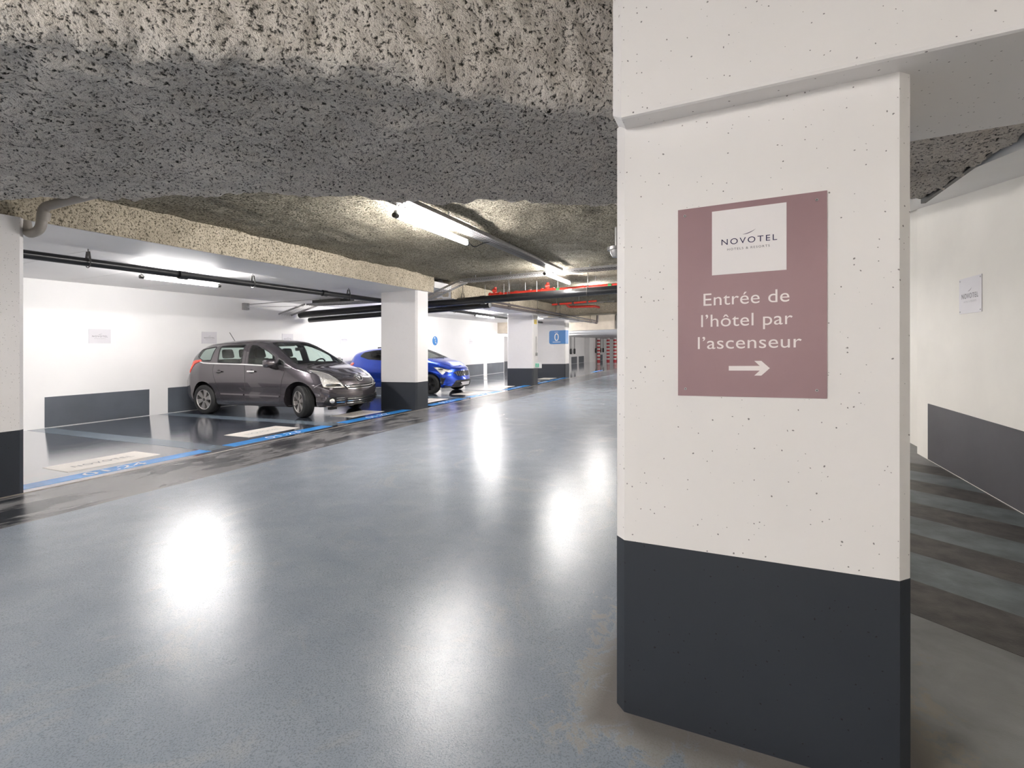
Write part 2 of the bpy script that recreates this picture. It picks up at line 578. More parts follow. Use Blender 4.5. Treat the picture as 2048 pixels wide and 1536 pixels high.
def spray_grid(P, N, mat, name, amps, parent=None, kind=None):
    """P: grid (i, j) of points (x, y, h), N: matching normals; displaced by lumps"""
    ni, nj = len(P), len(P[0])
    vs = []
    off = world_loc(parent)
    for i in range(ni):
        for j in range(nj):
            p = Vector(P[i][j])
            d = sum(a * fbm(p + Vector((7.3 * k, 3.1 * k, 1.7 * k)), s) for k, (a, s) in enumerate(amps))
            vs.append(W(p + Vector(N[i][j]) * d) - off)
    fs = [(i * nj + j, i * nj + j + 1, (i + 1) * nj + j + 1, (i + 1) * nj + j) for i in range(ni - 1) for j in range(nj - 1)]
    me = bpy.data.meshes.new(name)
    me.from_pydata(vs, [], fs)
    for p in me.polygons:
        p.use_smooth = True
    o = link_mesh(name, me, mat, parent)
    if kind:
        o['kind'] = kind
    return o

def lin(a, b, n):
    return [a + (b - a) * i / (n - 1) for i in range(n)]

# sprayed ceiling over the aisle
xs, ys = lin(-6.35, 2.2, 130), lin(-6.0, 23.4, 440)
ceiling = spray_grid([[(x, y, 3.04) for y in ys] for x in xs], [[(0, 0, -1)] * len(ys) for x in xs], M['spray_olive'], 'ceiling',
                     ((.035, .7), (.022, 3.), (.014, 9.)), kind='structure')
MB().box(-11.8, 2.4, -6.2, 23.5, 3.12, 3.3).build('ceiling_deck', M['slab'], ceiling)
# smooth white slabs over the bays
y = -6.17 + .03
while y < 23.2:
    MB().box(-11.6, -7.30, y + .004, min(y + 1.196, 23.3), 2.78, 2.86).build('slab', M['slab'], ceiling)
    y += 1.2
MB().box(-7.36, -6.30, 9.35, 10.1, 2.80, 2.95).build('slab', M['slab'], ceiling)
# low white ceiling at the far end
MB().box(-11.6, 2.3, 23.7, 56, 2.2, 2.4).build('low_ceiling', M['slab'], ceiling)

def side_beam(name, y0, y1, x0, x1, h0):
    """white-bottomed beam along the bays, its aisle face sprayed"""
    b = MB().box(x0, x1 - .03, y0, y1, h0, 3.1).build(name, M['slab'])
    tag(b, kind='structure')
    nz, ny = 16, int((y1 - y0) / .035)
    zs, yy = lin(h0 - .005, 3.1, nz), lin(y0, y1, ny)
    spray_grid([[(x1, q, z) for q in yy] for z in zs], [[(1, 0, 0)] * ny for z in zs], M['spray_beige'], 'sprayed_face',
               ((.02, 1.3), (.018, 6.), (.012, 17.)), b)
    ex = lin(x0, x1, 20)
    for q, sg in ((y0, -1), (y1, 1)):
        spray_grid([[(x, q, z) for x in ex] for z in zs], [[(0, sg, 0)] * 20 for z in zs], M['spray_beige'], 'sprayed_face',
                   ((.02, 1.3), (.01, 6.)), b)
    return b
side_beam('trim_1', -6, 9.32, -7.36, -6.30, 2.68)
side_beam('trim_2', 10.12, 18.0, -7.36, -6.30, 2.62)
side_beam('trim_3', 18.9, 23.4, -7.36, -6.30, 2.62)

def cross_beam(name, y0, y1, h0, mat, x0=-6.3, x1=2.2):
    pts = [(y0, 3.1), (y0, h0), (y1, h0), (y1, 3.1)]
    prof, nr = [], []
    for (a, b, n, k) in (((y0, 3.1), (y0, h0), (0, -1, 0), 8), ((y0, h0), (y1, h0), (0, 0, -1), 10), ((y1, h0), (y1, 3.1), (0, 1, 0), 8)):
        for t in lin(0, 1, k):
            prof.append((a[0] + (b[0] - a[0]) * t, a[1] + (b[1] - a[1]) * t))
            nr.append(n)
    xx = lin(x0, x1, 120)
    return spray_grid([[(x, q[0], q[1]) for q in prof] for x in xx], [nr for x in xx], mat, name, ((.02, 1.), (.015, 5.)), kind='structure')
cross_beam('trim_4', 18.1, 18.8, 2.62, M['spray_beige'])
bk = MB().box(-11.6, 2.2, 23.4, 23.7, 2.2, 3.1).build('trim_5', M['bulk'])
tag(bk, kind='structure')

# the deep sprayed beam that crosses overhead on the skew
def yn(x):
    return float(np.interp(x, (-6.25, -3.3, -2.2, -1.97, -1.18, -.48, -.34, 1.40), (-1.1, .0, .66, .88, 1.43, 2.12, 2.31, 2.31)))
def yf(x):
    return float(np.interp(x, (-6.25, -4.64, -3.6, -2.5, -.75, .4, 1.40), (.70, 1.50, 1.88, 2.43, 3.76, 4.30, 4.68)))
HS = 2.385
XS = lin(-6.25, 1.40, 400)
P, N = [], []
for x in XS:
    a, b = yn(x), yf(x)
    row, nr = [], []
    r = .10
    for t in lin(0, 1, 30):
        row.append((x, a, 3.1 + (HS + r - 3.1) * t)); nr.append((.5, -.85, 0))
    for t in lin(0, 1, 8)[1:-1]:
        q = t * math.pi / 2
        row.append((x, a + r - r * math.cos(q), HS + r - r * math.sin(q))); nr.append((.5 * math.cos(q), -.85 * math.cos(q), -math.sin(q)))
    for t in lin(0, 1, 80):
        row.append((x, a + r + (b - a - 1.6 * r) * t, HS)); nr.append((0, 0, -1))
    r2 = .06
    for t in lin(0, 1, 6)[1:]:
        q = t * math.pi / 2
        row.append((x, b - r2 + r2 * math.sin(q), HS + r2 - r2 * math.cos(q))); nr.append((-.5 * math.sin(q), .85 * math.sin(q), -math.cos(q)))
    for t in lin(0, 1, 26)[1:]:
        row.append((x, b, HS + r2 + (3.1 - HS - r2) * t)); nr.append((-.5, .85, 0))
    P.append(row); N.append(nr)
sk = spray_grid(P, N, M['spray_grey'], 'trim_6', ((.045, .8), (.030, 2.7), (.024, 7.), (.028, 17.), (.013, 40.)), kind='structure')
nj = len(P[0])
MB().add([P[-1][j] for j in range(nj)], [tuple(range(nj))]).build('end_face', M['spray_grey'], sk)
MB().bar((1.40, 2.33, HS + .03), (1.40, 4.70, HS + .03), .03, .07).build('edge_shade_strip', M['black'], sk)  # black bar drawn for the shaded side face of the beam
# smooth ceiling strip along the right wall
mb = MB(False)
zc = lambda y: 2.74 + .195 * (y - 4.74)
q = [(1.43, 2.32), (2.0, 2.32), (2.0, 8.2), (.6, 8.2), (.6, 4.8), (1.43, 4.8)]
mb.add([(a, b, zc(b)) for a, b in q] + [(a, b, zc(b) + .12) for a, b in q], [tuple(range(6)), tuple(range(11, 5, -1))] + [(i, (i + 1) % 6, 6 + (i + 1) % 6, 6 + i) for i in range(6)])
mb.build('ceiling.001', M['slab'])['kind'] = 'structure'

# ------------------------------------------------------------------ pillars
def cham(x0, x1, y0, y1, c):
    return [(x0 + c, y0), (x1 - c, y0), (x1, y0 + c), (x1, y1 - c), (x1 - c, y1), (x0 + c, y1), (x0, y1 - c), (x0, y0 + c)]

def pillar(x0, x1, y0, y1, top, label, c=.033, band=.612):
    t = thing('concrete_pillar', label, 'pillar', ((x0 + x1) / 2, (y0 + y1) / 2, 0))
    MB().prism(cham(x0, x1, y0, y1, c), band, top).build('shaft', M['white'], t)
    MB().prism(cham(x0 - .0008, x1 + .0008, y0 - .0008, y1 + .0008, c), 0, band).build('painted_base', M['slate'], t)
    return t

pil = pillar(-.366, .483, 1.69, 2.20, 2.10, 'big white pillar with slate base carrying the mauve entrance sign')
pillar(-7.28, -6.25, 1.68, 2.20, 2.68, 'white pillar cut by the frame edge beside the first parking bay', .04)
pillar(-7.39, -6.353, 8.72, 9.20, 2.70, 'white pillar standing between the grey car and the blue car', .04, .60)
p3 = pillar(-7.39, -6.353, 15.7, 16.2, 2.66, 'white pillar with a small yellow sign and a green exit plate', .04, .60)
p4 = pillar(-9.2, -6.60, 20.15, 20.75, 2.66, 'wide far white pillar with the blue level sign', .04, .60)

# white beam that rests on the near pillar
bt = []
c = .035
prof = [(1.60, 3.10), (1.60, 2.087), (1.6035, 2.0785), (1.612, 2.075), (2.30, 2.075), (2.30, 3.10)]
vs, fs = [], []
for x, ins in ((-.362, c), (-.362 + c, 0), (2.0, 0)):
    for (yy, hh) in prof:
        q = yy
        if ins:
            q = max(yy, 1.60 + ins) if yy < 2 else yy - ins
        vs.append((x, q, hh if hh > 3 else max(hh, 2.075 + ins * .9)))
k = len(prof)
for i in range(2):
    fs += [(i * k + j, i * k + (j + 1) % k, (i + 1) * k + (j + 1) % k, (i + 1) * k + j) for j in range(k)]
fs += [tuple(range(k)), tuple(2 * k + j for j in range(k))]
MB().add(vs, fs).build('trim_7', M['white'])['kind'] = 'structure'

# ------------------------------------------------------------------ entrance sign on the near pillar
FY = 1.69
sg = thing('direction_sign', 'mauve sign reading hotel entrance by the lift in French', 'sign', (.061, FY, 1.132))
def F2(x, z, d):       # point on the pillar face, world height z
    return (x, FY - d, z - S * FY)
def fbox(x0, x1, z0, z1, d0, d1):
    return MB().box(x0, x1, FY - d1, FY - d0, z0 - S * FY, z1 - S * FY)
fbox(-.152, .2745, 1.2135, 1.843, 0, .003).build('plate', M['sign'], sg)
lg = fbox(-.0457, .168, 1.6125, 1.8225, .0025, .0042).build('logo_plate', M['sign_white'], sg)
ux, uz = (1, 0, 0), (0, 0, 1)
put_text('logo_lettering', 'NOVOTEL', F2(-.0171, 1.7085, .0048), ux, uz, .1594, .0185, M['navy'], lg, 1.28)
put_text('small_lettering', 'HOTELS & RESORTS', F2(.0002, 1.6895, .0048), ux, uz, .1219, .0068, M['grey_letter'], lg, 1.3)
swoosh(F2(.0445, 1.7372, .0048), ux, uz, .0385, .0135, .0022).build('logo_stroke', M['navy'], lg)
put_text('lettering', 'Entrée de', F2(-.0716, 1.5134, .0036), ux, uz, .2473, .040, M['letter'], sg, 1.03)
put_text('lettering', 'l\u2019hôtel par', F2(-.0788, 1.443, .0036), ux, uz, .2633, .040, M['letter'], sg, 1.03)
put_text('lettering', 'l\u2019ascenseur', F2(-.089, 1.370, .0036), ux, uz, .2975, .040, M['letter'], sg, 1.03)
az = 1.3058
ar = [(.0047, -.0075), (.0047, .0075), (.094, .0075), (.0785, .0235), (.0985, .0235), (.1224, 0), (.0985, -.0235), (.0785, -.0235), (.094, -.0075)]
MB().add([F2(x, az + z, .0036) for x, z in ar], [(0, 1, 2, 8), (2, 3, 4, 5), (8, 2, 5), (8, 5, 6, 7)]).build('arrow', M['letter'], sg)
for x, z in ((-.130, 1.820), (.248, 1.818), (-.128, 1.237), (.248, 1.238)):
    MB().tube([F2(x, z, .002), F2(x, z, .0055)], .0042, 12).build('screw', M['steel'], sg)
    MB().tube([F2(x, z, .0055), F2(x, z, .0058)], .0018, 8).build('screw_recess', M['black'], sg)

# ------------------------------------------------------------------ hotel signs on the walls
def wall_sign(y, label, big=True, strong=True, group='hotel name signs on the left wall', h0=1.59, h1=1.88, wdt=.37):
    t = thing('wall_sign', label, 'sign', (-11.6, y, h0), group)
    MB().box(-11.6, -11.592, y - wdt / 2, y + wdt / 2, h0, h1).build('plate', M['sign_pale'], t)
    hh = (h0 + h1) / 2
    put_text('lettering', 'NOVOTEL', (-11.5905, y - wdt * .35, hh - .02), (0, 1, 0), (0, 0, 1), wdt * .70, .034, M['grey_letter'], t, 1.25)
    put_text('small_lettering', 'HOTELS & RESORTS', (-11.5905, y - wdt * .26, hh - .055), (0, 1, 0), (0, 0, 1), wdt * .52, .012, M['faint_letter'], t, 1.25)
    swoosh((-11.5905, y - .03, hh + .03), (0, 1, 0), (0, 0, 1), .07, .028, .005).build('logo_stroke', M['grey_letter'], t)
wall_sign(5.20, 'pale hotel name sign on the left wall above the first slate panel')
wall_sign(7.42, 'pale hotel name sign on the left wall behind the grey car aerial')
wall_sign(9.69, 'pale hotel name sign on the left wall above the grey car roof')
wall_sign(11.91, 'pale hotel name sign on the left wall between grey car and middle pillar')
wall_sign(20.45, 'small pale hotel sign on the far left wall right of the blue disc')
wall_sign(23.15, 'small pale hotel sign nearest to the grey doorway of the left wall')
t = thing('round_sign', 'round blue accessibility sign on the left wall past the middle pillar', 'sign', (-11.6, 17.26, 1.6))
MB().tube([(-11.6, 17.26, 1.74), (-11.592, 17.26, 1.74)], .20, 28).build('disc', M['blue_sign'], t)
pic = MB()
pic.tube([(-11.5905, 17.22, 1.86), (-11.588, 17.22, 1.86)], .035, 10)
pic.bar((-11.59, 17.22, 1.82), (-11.59, 17.24, 1.70), .004, .035)
pic.bar((-11.59, 17.24, 1.70), (-11.59, 17.34, 1.62), .004, .03)
pic.bar((-11.59, 17.22, 1.76), (-11.59, 17.30, 1.76), .004, .025)
pic.build('pictogram', M['white_band'], t)
# right wall sign
t = thing('wall_sign', 'grey hotel name sign screwed to the right wall past the near pillar', 'sign', (2.0, 5.58, 1.55))
zb = 1.815 - S * 5.58
MB().box(1.994, 2.0, 5.37, 5.80, zb, zb + .325).build('plate', M['sign_pale'], t)
put_text('lettering', 'NOVOTEL', (1.9925, 5.745, zb + .135), (0, -1, 0), (0, 0, 1), .32, .045, M['grey_letter'], t, 1.2)
put_text('small_lettering', 'HOTELS & RESORTS', (1.9925, 5.70, zb + .098), (0, -1, 0), (0, 0, 1), .24, .016, M['faint_letter'], t, 1.25)
swoosh((1.9925, 5.62, zb + .20), (0, -1, 0), (0, 0, 1), .08, .032, .006).build('logo_stroke', M['grey_letter'], t)
for yy in (5.39, 5.78):
    for zz in (.02, .305):
        MB().tube([(1.995, yy, zb + zz), (1.991, yy, zb + zz)], .006, 8).build('screw', M['steel'], t)

# level sign wrapped round the far wide pillar
t = thing('level_sign', 'blue level sign with a white zero wrapped round the far pillar corner', 'sign', (-6.9, 20.14, 1.5))
rr, x0, x1, z0, z1 = .09, -7.36, -6.60, 1.50, 2.11
pl = [(x1, z0), (x1, z1)]
for cx, cz, a0 in ((x0 + rr, z1 - rr, 90), (x0 + rr, z0 + rr, 180)):
    pl += [(cx + rr * math.cos(R(a0 + q)), cz + rr * math.sin(R(a0 + q))) for q in (0, 22, 45, 68, 90)]
n = len(pl)
MB().add([(x, 20.148, z) for x, z in pl] + [(x, 20.136, z) for x, z in pl],
         [tuple(range(n)), tuple(range(2 * n - 1, n - 1, -1))] + [(i, (i + 1) % n, n + (i + 1) % n, n + i) for i in range(n)]).build('plate', M['blue_sign'], t)
MB().box(-6.60, -6.588, 20.136, 20.56, z0, z1).build('side_plate', M['blue_sign'], t)
put_text('level_number', '0', (-7.11, 20.134, 1.64), ux, uz, .21, .34, M['white_band'], t)
MB().box(-7.19, -6.82, 20.132, 20.134, 1.575, 1.60).build('underline', M['white_band'], t)
MB().box(-7.10, -6.93, 20.132, 20.134, 2.025, 2.04).build('overline', M['white_band'], t)
# small plates on the third pillar
t = thing('warning_sign', 'small yellow plate high on the third pillar side', 'sign', (-6.35, 15.95, 2.2))
MB().box(-6.355, -6.345, 15.80, 16.05, 2.20, 2.36).build('plate', M['yellow_sign'], t)
pic = MB()
for yy in (15.84, 15.95):
    pic.bar((-6.344, yy, 2.22), (-6.344, yy, 2.34), .003, .018)
    pic.bar((-6.344, yy, 2.335), (-6.344, yy + .06, 2.335), .003, .018)
    pic.bar((-6.344, yy, 2.28), (-6.344, yy + .06, 2.28), .003, .018)
pic.build('pictogram', M['black'], t)
t = thing('exit_sign', 'low green and white exit plate standing out from the third pillar', 'sign', (-6.35, 15.9, .62))
MB().box(-6.345, -6.10, 15.88, 15.91, .60, .80).build('box', M['white_band'], t)
MB().box(-6.33, -6.20, 15.874, 15.88, .63, .77).build('plate', M['green_sign'], t)
pic = MB()
pic.tube([(-6.262, 15.872, .745), (-6.262, 15.874, .745)], .013, 8)
pic.bar((-6.265, 15.872, .73), (-6.27, 15.872, .685), .002, .02)
pic.bar((-6.27, 15.872, .69), (-6.295, 15.872, .645), .002, .014)
pic.bar((-6.27, 15.872, .69), (-6.245, 15.872, .645), .002, .014)
pic.build('pictogram', M['white_band'], t)
t = thing('wall_conduit', 'thin grey conduit with a small box on the third pillar side', 'conduit', (-6.35, 15.98, 1.1))
MB().tube([(-6.345, 15.98, 1.05), (-6.345, 15.98, 1.75)], .012, 8).build('conduit_tube', M['steel'], t)
MB().box(-6.353, -6.31, 15.92, 16.04, 1.05, 1.16).build('switch_box', M['steel'], t)

# ------------------------------------------------------------------ lamps
def lamp(x, y0, y1, h, label, mat, group, twin=False, hang=.0):
    t = thing('tube_lamp', label, 'lamp', (x, (y0 + y1) / 2, h), group)
    MB().box(x - .016, x + .016, y0 - .04, y1 + .04, h + .030, h + .056).build('housing', M['lamp_body'], t)
    spans = [(y0, y1)] if not twin else [(y0, y0 + (y1 - y0) * .60), (y0 + (y1 - y0) * .62, y1)]
    for a, b in spans:
        MB().tube([(x, a, h), (x, b, h)], .028, 10).build('tube', mat, t, True)
    for q in (y0 - .03, y1 + .03):
        MB().tube([(x, q - .03, h), (x, q + .03, h)], .031, 10).build('end_cap', M['dark_steel'], t, True)
    if hang:
        for q in (y0 + .2, y1 - .2):
            MB().tube([(x, q, h + .05), (x, q, hang)], .006, 6).build('hanger', M['steel'], t)
    return t

AX, AH = -3.42, 2.845
names = {0: 'overhead tube lamp behind the skew beam', 1: 'nearest lit tube lamp under the cable tray over the aisle',
         2: 'second lit tube lamp on the aisle ceiling before the red pipes', 3: 'third aisle tube lamp past the red pipes'}
lamp(AX, 4.33, 5.89, AH, names[1], M['tube'], 'aisle tube lamps')
lamp(AX, 9.12, 10.75, AH, names[2], M['tube'], 'aisle tube lamps')
lamp(AX, 12.5, 14.0, 2.95, names[3], M['tube'], 'aisle tube lamps')
lamp(AX, 20.3, 21.9, AH, 'aisle tube lamp between the far cross beam and bulkhead', M['tube'], 'aisle tube lamps')
for i, y in enumerate((24.6, 29., 25.5, 31., 37., 43., 50.)):
    lamp((-8.5, -10.0, -3.4, -3.4, -3.4, -2.6, -1.6)[i], y, y + 1.55, 1.93, ('tube lamp past the bulkhead behind the wide far pillar', 'added unseen tube lamp past the bulkhead nearest the left wall', 'first aisle tube lamp, added unseen under the low far ceiling', 'second aisle tube lamp, added unseen under the low far ceiling', 'third aisle tube lamp under the low far ceiling', 'fourth aisle tube lamp under the low far ceiling', 'last aisle tube lamp under the low far ceiling')[i], M['tube'], 'tube lamps on the low far ceiling', hang=2.2)  # left-wall one and first two aisle ones are added to whiten the low ceiling
lamp(-4.6, -5.0, -3.4, 2.86, 'added unseen tube lamp farthest behind the skew beam', M['tube'], 'aisle tube lamps')  # extra lamp out of view, added to brighten floor, pillar and beam face
lamp(-2.6, -2.6, -1.0, 2.86, 'aisle tube lamp behind the skew beam', M['tube'], 'aisle tube lamps')
lamp(.2, -5.4, -3.9, 2.86, 'ceiling tube lamp facing the entrance sign pillar', M['tube'], 'aisle tube lamps')
lamp(-8.65, 4.47, 5.68, 2.60, 'double lit tube lamp over the first two parking bays', M['bay_tube'], 'bay tube lamps', True)
lamp(-8.75, 11.1, 12.6, 2.60, 'tube lamp over the bays hidden by the middle pillar', M['bay_tube'], 'bay tube lamps')
lamp(-8.6, 15.5, 17.0, 2.60, 'tube lamp over the bays seen right of the middle pillar', M['bay_tube'], 'bay tube lamps')
lamp(-8.6, 21.0, 22.5, 2.60, 'tube lamp over the last bays before the bulkhead', M['bay_tube'], 'bay tube lamps')
lamp(-8.6, -1.8, -.3, 2.60, 'tube lamp over the bay behind the left pillar', M['bay_tube'], 'bay tube lamps')
lamp(.2, 12.2, 13.7, 2.86, 'added unseen tube lamp behind the near pillar', M['tube'], 'aisle tube lamps')  # added out of sight to light the right wall

# ------------------------------------------------------------------ cable trays
def tray(t, a, b, w, rail=.05, step=.05, diamond=True, name='mesh'):
    """wire tray from a to b (centre line), w wide across; two rails and a lattice"""
    a, b = Vector(a), Vector(b)
    d = (b - a)
    L = d.length
    d.normalize()
    s = d.cross(Vector((0, 0, 1))).normalized()
    u = s.cross(d)
    r = MB()
    for k in (-1, 1):
        r.bar(a + s * k * w / 2 + u * rail / 2, b + s * k * w / 2 + u * rail / 2, .006, rail)
    r.build('side_rail', M['steel'], t)
    m = MB()
    n = int(L / step)
    for i in range(n):
        p = a + d * (i * step)
        if diamond:
            m.bar(p - s * w / 2, p + s * w / 2 + d * step * 2, .008, .003)
            m.bar(p + s * w / 2, p - s * w / 2 + d * step * 2, .008, .003)
        else:
            m.bar(p - s * w / 2, p + s * w / 2, .007, .007)
    if not diamond:
        for k in (-.3, -.1, .1, .3):
            m.bar(a + s * k * w, b + s * k * w, .006, .006)
    m.build(name, M['steel'], t, kind='stuff')

t = thing('cable_tray', 'long mesh cable tray running over the aisle beside the tube lamps', 'cable tray', (-3.28, 8, 2.93))
tray(t, (-3.27, 2.6, 2.94), (-3.27, 9.48, 2.94), .22)
cb = MB()
for k, dx in enumerate((-.06, -.02, .02, .05)):
    cb.tube([(-3.27 + dx + .008 * math.sin(q * 2 + k), 2.6 + q * .5, 2.958) for q in range(14)], .010, 6)
cb.build('cable', M['cable'], t)
for y in (3.2, 5.0, 6.8, 8.6):
    MB().bar((-3.16, y, 2.93), (-3.16, y, 3.06), .012, .012).build('hanger', M['steel'], t)
lp = MB().tube(arc_path([(-3.42, 5.95, 2.87), (-3.42, 6.12, 2.82), (-3.33, 6.22, 2.90), (-3.3, 6.4, 2.95)], .1), .008, 6).build('cable_loop', M['cable'], t, True)

t = thing('cable_tray', 'wire cable tray crossing the aisle and stepping down under the beam', 'cable tray', (-4, 9.75, 2.8))
tray(t, (-5.72, 9.72, 2.93), (2.1, 9.72, 2.93), .36, step=.06, diamond=False)
tray(t, (-5.72, 9.72, 2.92), (-6.75, 9.72, 2.58), .36, step=.06, diamond=False)
tray(t, (-6.75, 9.72, 2.58), (-10.5, 9.55, 2.62), .36, step=.08, diamond=False)
tray(t, (-10.5, 9.55, 2.62), (-11.35, 9.4, 2.38), .5, step=.05, diamond=False)
for x in (-5.3, -4.4, -3.5, -2.6, -1.7, -.8, .1):
    MB().bar((x, 9.54, 2.93), (x, 9.54, 3.08), .014, .014).build('hanger', M['steel'], t)
cb = MB()
for k in range(3):
    cb.tube([(2.0 - q * .4, 9.65 + .06 * k + .01 * math.sin(q + k), 2.952) for q in range(20)], .011, 6)
cb.build('cable', M['cable'], t)
t = thing('junction_box', 'dark box lying in the bay cable tray above the grey car', 'box', (-10.0, 9.5, 2.64))
MB().box(-10.35, -9.35, 9.44, 9.62, 2.635, 2.755).build('housing', M['dark_steel'], t)
MB().box(-9.35, -9.0, 9.46, 9.60, 2.65, 2.74).build('connector', M['black'], t)
t = thing('wall_bracket', 'thin steel bracket rods under the bay ceiling at the left wall', 'bracket', (-11.2, 8.2, 2.6))
MB().bar((-11.55, 8.35, 2.62), (-9.6, 9.0, 2.70), .02, .02).build('rod', M['steel'], t)
MB().bar((-11.55, 8.35, 2.55), (-10.4, 9.2, 2.58), .02, .02).build('rod', M['steel'], t)
MB().box(-11.6, -11.5, 8.28, 8.42, 2.48, 2.66).build('wall_plate', M['steel'], t)

# ------------------------------------------------------------------ pipes
def clamp(x, y, h, r, top, parent, along='y'):
    m = MB()
    m.tube([(x, y, h + r + .10), (x, y, top)], .006, 6)
    ax = (0, 1, 0) if along == 'y' else (1, 0, 0)
    d = Vector((1, 0, 0)) if along == 'y' else Vector((0, 1, 0))
    c0 = Vector((x, y, h))
    for k in (-1, 1):
        m.bar(c0 + d * k * r * 1.02 + Vector((0, 0, .02)), c0 + d * k * r * .35 + Vector((0, 0, r + .10)), .025, .010)
    ring = [c0 + d * math.cos(q) * (r + .006) + Vector((0, 0, math.sin(q) * (r + .006))) for q in (2 * math.pi * i / 16 for i in range(17))]
    m.tube(ring, .006, 5)
    m.build('hanger', M['dark_steel'], parent)

t = thing('drain_pipe', 'long black drain pipe hung under the bay ceiling', 'pipe', (-7.75, 8, 2.57))
MB().tube([(-7.80, 1.2, 2.585), (-7.77, 10.30, 2.565)], .055, 16).build('pipe_run', M['black_pipe'], t, True)
for y in (3.35, 5.75, 8.1):
    clamp(-7.76, y, 2.565, .055, 2.78, t)
for y in (4.55, 7.4):
    MB().tube([(-7.76, y - .06, 2.567), (-7.76, y + .06, 2.567)], .066, 16).build('coupling', M['black_pipe'], t, True)

t = thing('drain_pipe', 'black drain pipe over the bays past the middle pillar', 'pipe', (-7.7, 15, 2.5))
MB().tube([(-7.75, 11.25, 2.55), (-7.70, 20.1, 2.50)], .05, 16).build('pipe_run', M['black_pipe'], t, True)
for y in (12.6, 14.9, 17.2, 19.4):
    clamp(-7.74, y, 2.54 - (y - 11.25) * .0056, .05, 2.78, t)
t = thing('drain_pipe', 'thick glossy black pipe crossing the aisle below the red pipe', 'pipe', (-4, 10.5, 2.6))
MB().tube([(-11.45, 10.0, 2.44), (-7.2, 10.45, 2.55), (2.0, 10.55, 2.62)], .095, 20).build('pipe_run', M['black_pipe'], t, True)
for x in (-6.2, -4.9, -2.9, -1.9, -.4):
    clamp(x, 10.5, 2.575, .095, 3.04, t, 'x')
for x in (-6.75, -5.6):
    MB().tube([(x - .07, 10.48, 2.56), (x + .07, 10.48, 2.561)], .110, 20).build('coupling', M['black_pipe'], t, True)
t = thing('drain_pipe', 'lower black branch pipe passing behind the middle pillar', 'pipe', (-8, 10.75, 2.4))
MB().tube([(-11.4, 10.3, 2.30), (-6.9, 10.85, 2.43), (-5.75, 10.9, 2.47)], .075, 16).build('pipe_run', M['black_pipe'], t, True)
MB().tube([(-5.80, 10.9, 2.468), (-5.62, 10.9, 2.474)], .088, 16).build('end_cap', M['black_pipe'], t, True)

t = thing('pipe_pair', 'pair of thin brown pipes running along the bay beam to the bulkhead', 'pipe', (-6.0, 16, 2.5))
MB().tube([(-5.98, 11.1, 2.55), (-5.60, 21.6, 2.46)], .042, 12).build('pipe_run', M['brown_pipe'], t, True)
MB().tube([(-5.86, 11.6, 2.62), (-5.52, 21.4, 2.54)], .030, 12).build('pipe_run', M['brown_pipe'], t, True)
for y in (12.6, 14.7, 16.8, 18.9, 20.6):
    clamp(-5.92 + (y - 10.9) * .036, y, 2.54 - (y - 10.9) * .008, .042, 3.04 if not 17.9 < y < 19 else 2.66, t)
MB().tube(arc_path([(-5.60, 21.5, 2.46), (-5.58, 21.85, 2.46), (-5.57, 21.9, 3.02)], .12), .050, 12).build('riser', M['brown_pipe'], t, True)

t = thing('grey_pipe', 'grey plastic drain pipe with elbows dropping to the left pillar head', 'pipe', (-6.1, 2.3, 2.7))
MB().tube(arc_path([(-3.9, 2.62, 2.955), (-6.10, 2.28, 2.79), (-6.13, 2.27, 2.565), (-6.29, 2.235, 2.53), (-6.325, 2.23, 2.66)], .07, 6), .043, 16).build('pipe_run', M['pvc'], t, True)
MB().tube([(-6.085, 2.283, 2.74), (-6.105, 2.278, 2.66)], .050, 16).build('coupling', M['pvc'], t, True)
MB().tube([(-5.86, 2.32, 2.81), (-5.86, 2.32, 3.03)], .008, 6).build('hanger', M['dark_steel'], t)

# red sprinkler run with its valve sets
def elbow_set(t, x, y, h):
    MB().tube([(x, y, h), (x, y, h + .20)], .040, 12).build('branch', M['red_pipe'], t, True)
    MB().tube([(x - .16, y, h), (x + .16, y, h)], .058, 12).build('valve_body', M['red_pipe'], t, True)
    MB().tube([(x - .05, y - .06, h + .10), (x + .05, y - .02, h + .12)], .045, 10).build('valve_bonnet', M['red_pipe'], t, True)
    for dx in (-.15, .15):
        MB().tube([(x + dx - .02, y, h), (x + dx + .02, y, h)], .075, 12).build('flange', M['red_pipe'], t, True)
    MB().bar((x - .32, y - .05, h - .085), (x + .32, y - .05, h - .085), .05, .03).build('support', M['steel'], t)
    for dx in (-.28, .28):
        MB().tube([(x + dx, y - .05, h - .08), (x + dx, y - .05, 3.03)], .007, 6).build('rod', M['steel'], t)
t = thing('sprinkler_pipe', 'red sprinkler pipe with valves above the thick black pipe', 'pipe', (-3, 11.2, 2.77))
MB().tube([(-5.55, 11.2, 2.76), (2.1, 11.25, 2.80)], .052, 14).build('pipe_run', M['red_pipe'], t, True)
elbow_set(t, -5.62, 11.2, 2.76)
elbow_set(t, -4.13, 11.2, 2.77)
for x in (-5.0, -4.62, -3.85, -3.2, -2.55):
    MB().tube([(x - .04, 11.2, 2.765), (x + .04, 11.2, 2.765)], .062, 14).build('coupling', M['red_pipe' if x not in (-3.85, -2.55) else 'green_tag'], t, True)
for x in (-5.2, -4.75, -3.6, -2.9, -2.35, -1.0):
    MB().tube([(x, 11.2, 2.80), (x, 11.2, 3.04)], .007, 6).build('hanger', M['steel'], t)
t = thing('sprinkler_pipe', 'far group of short red pipes hanging under the cross ceiling', 'pipe', (-4.6, 15.2, 2.7))
MB().tube([(-5.45, 15.2, 2.80), (-3.9, 15.2, 2.83)], .034, 12).build('pipe_run', M['red_pipe'], t, True)
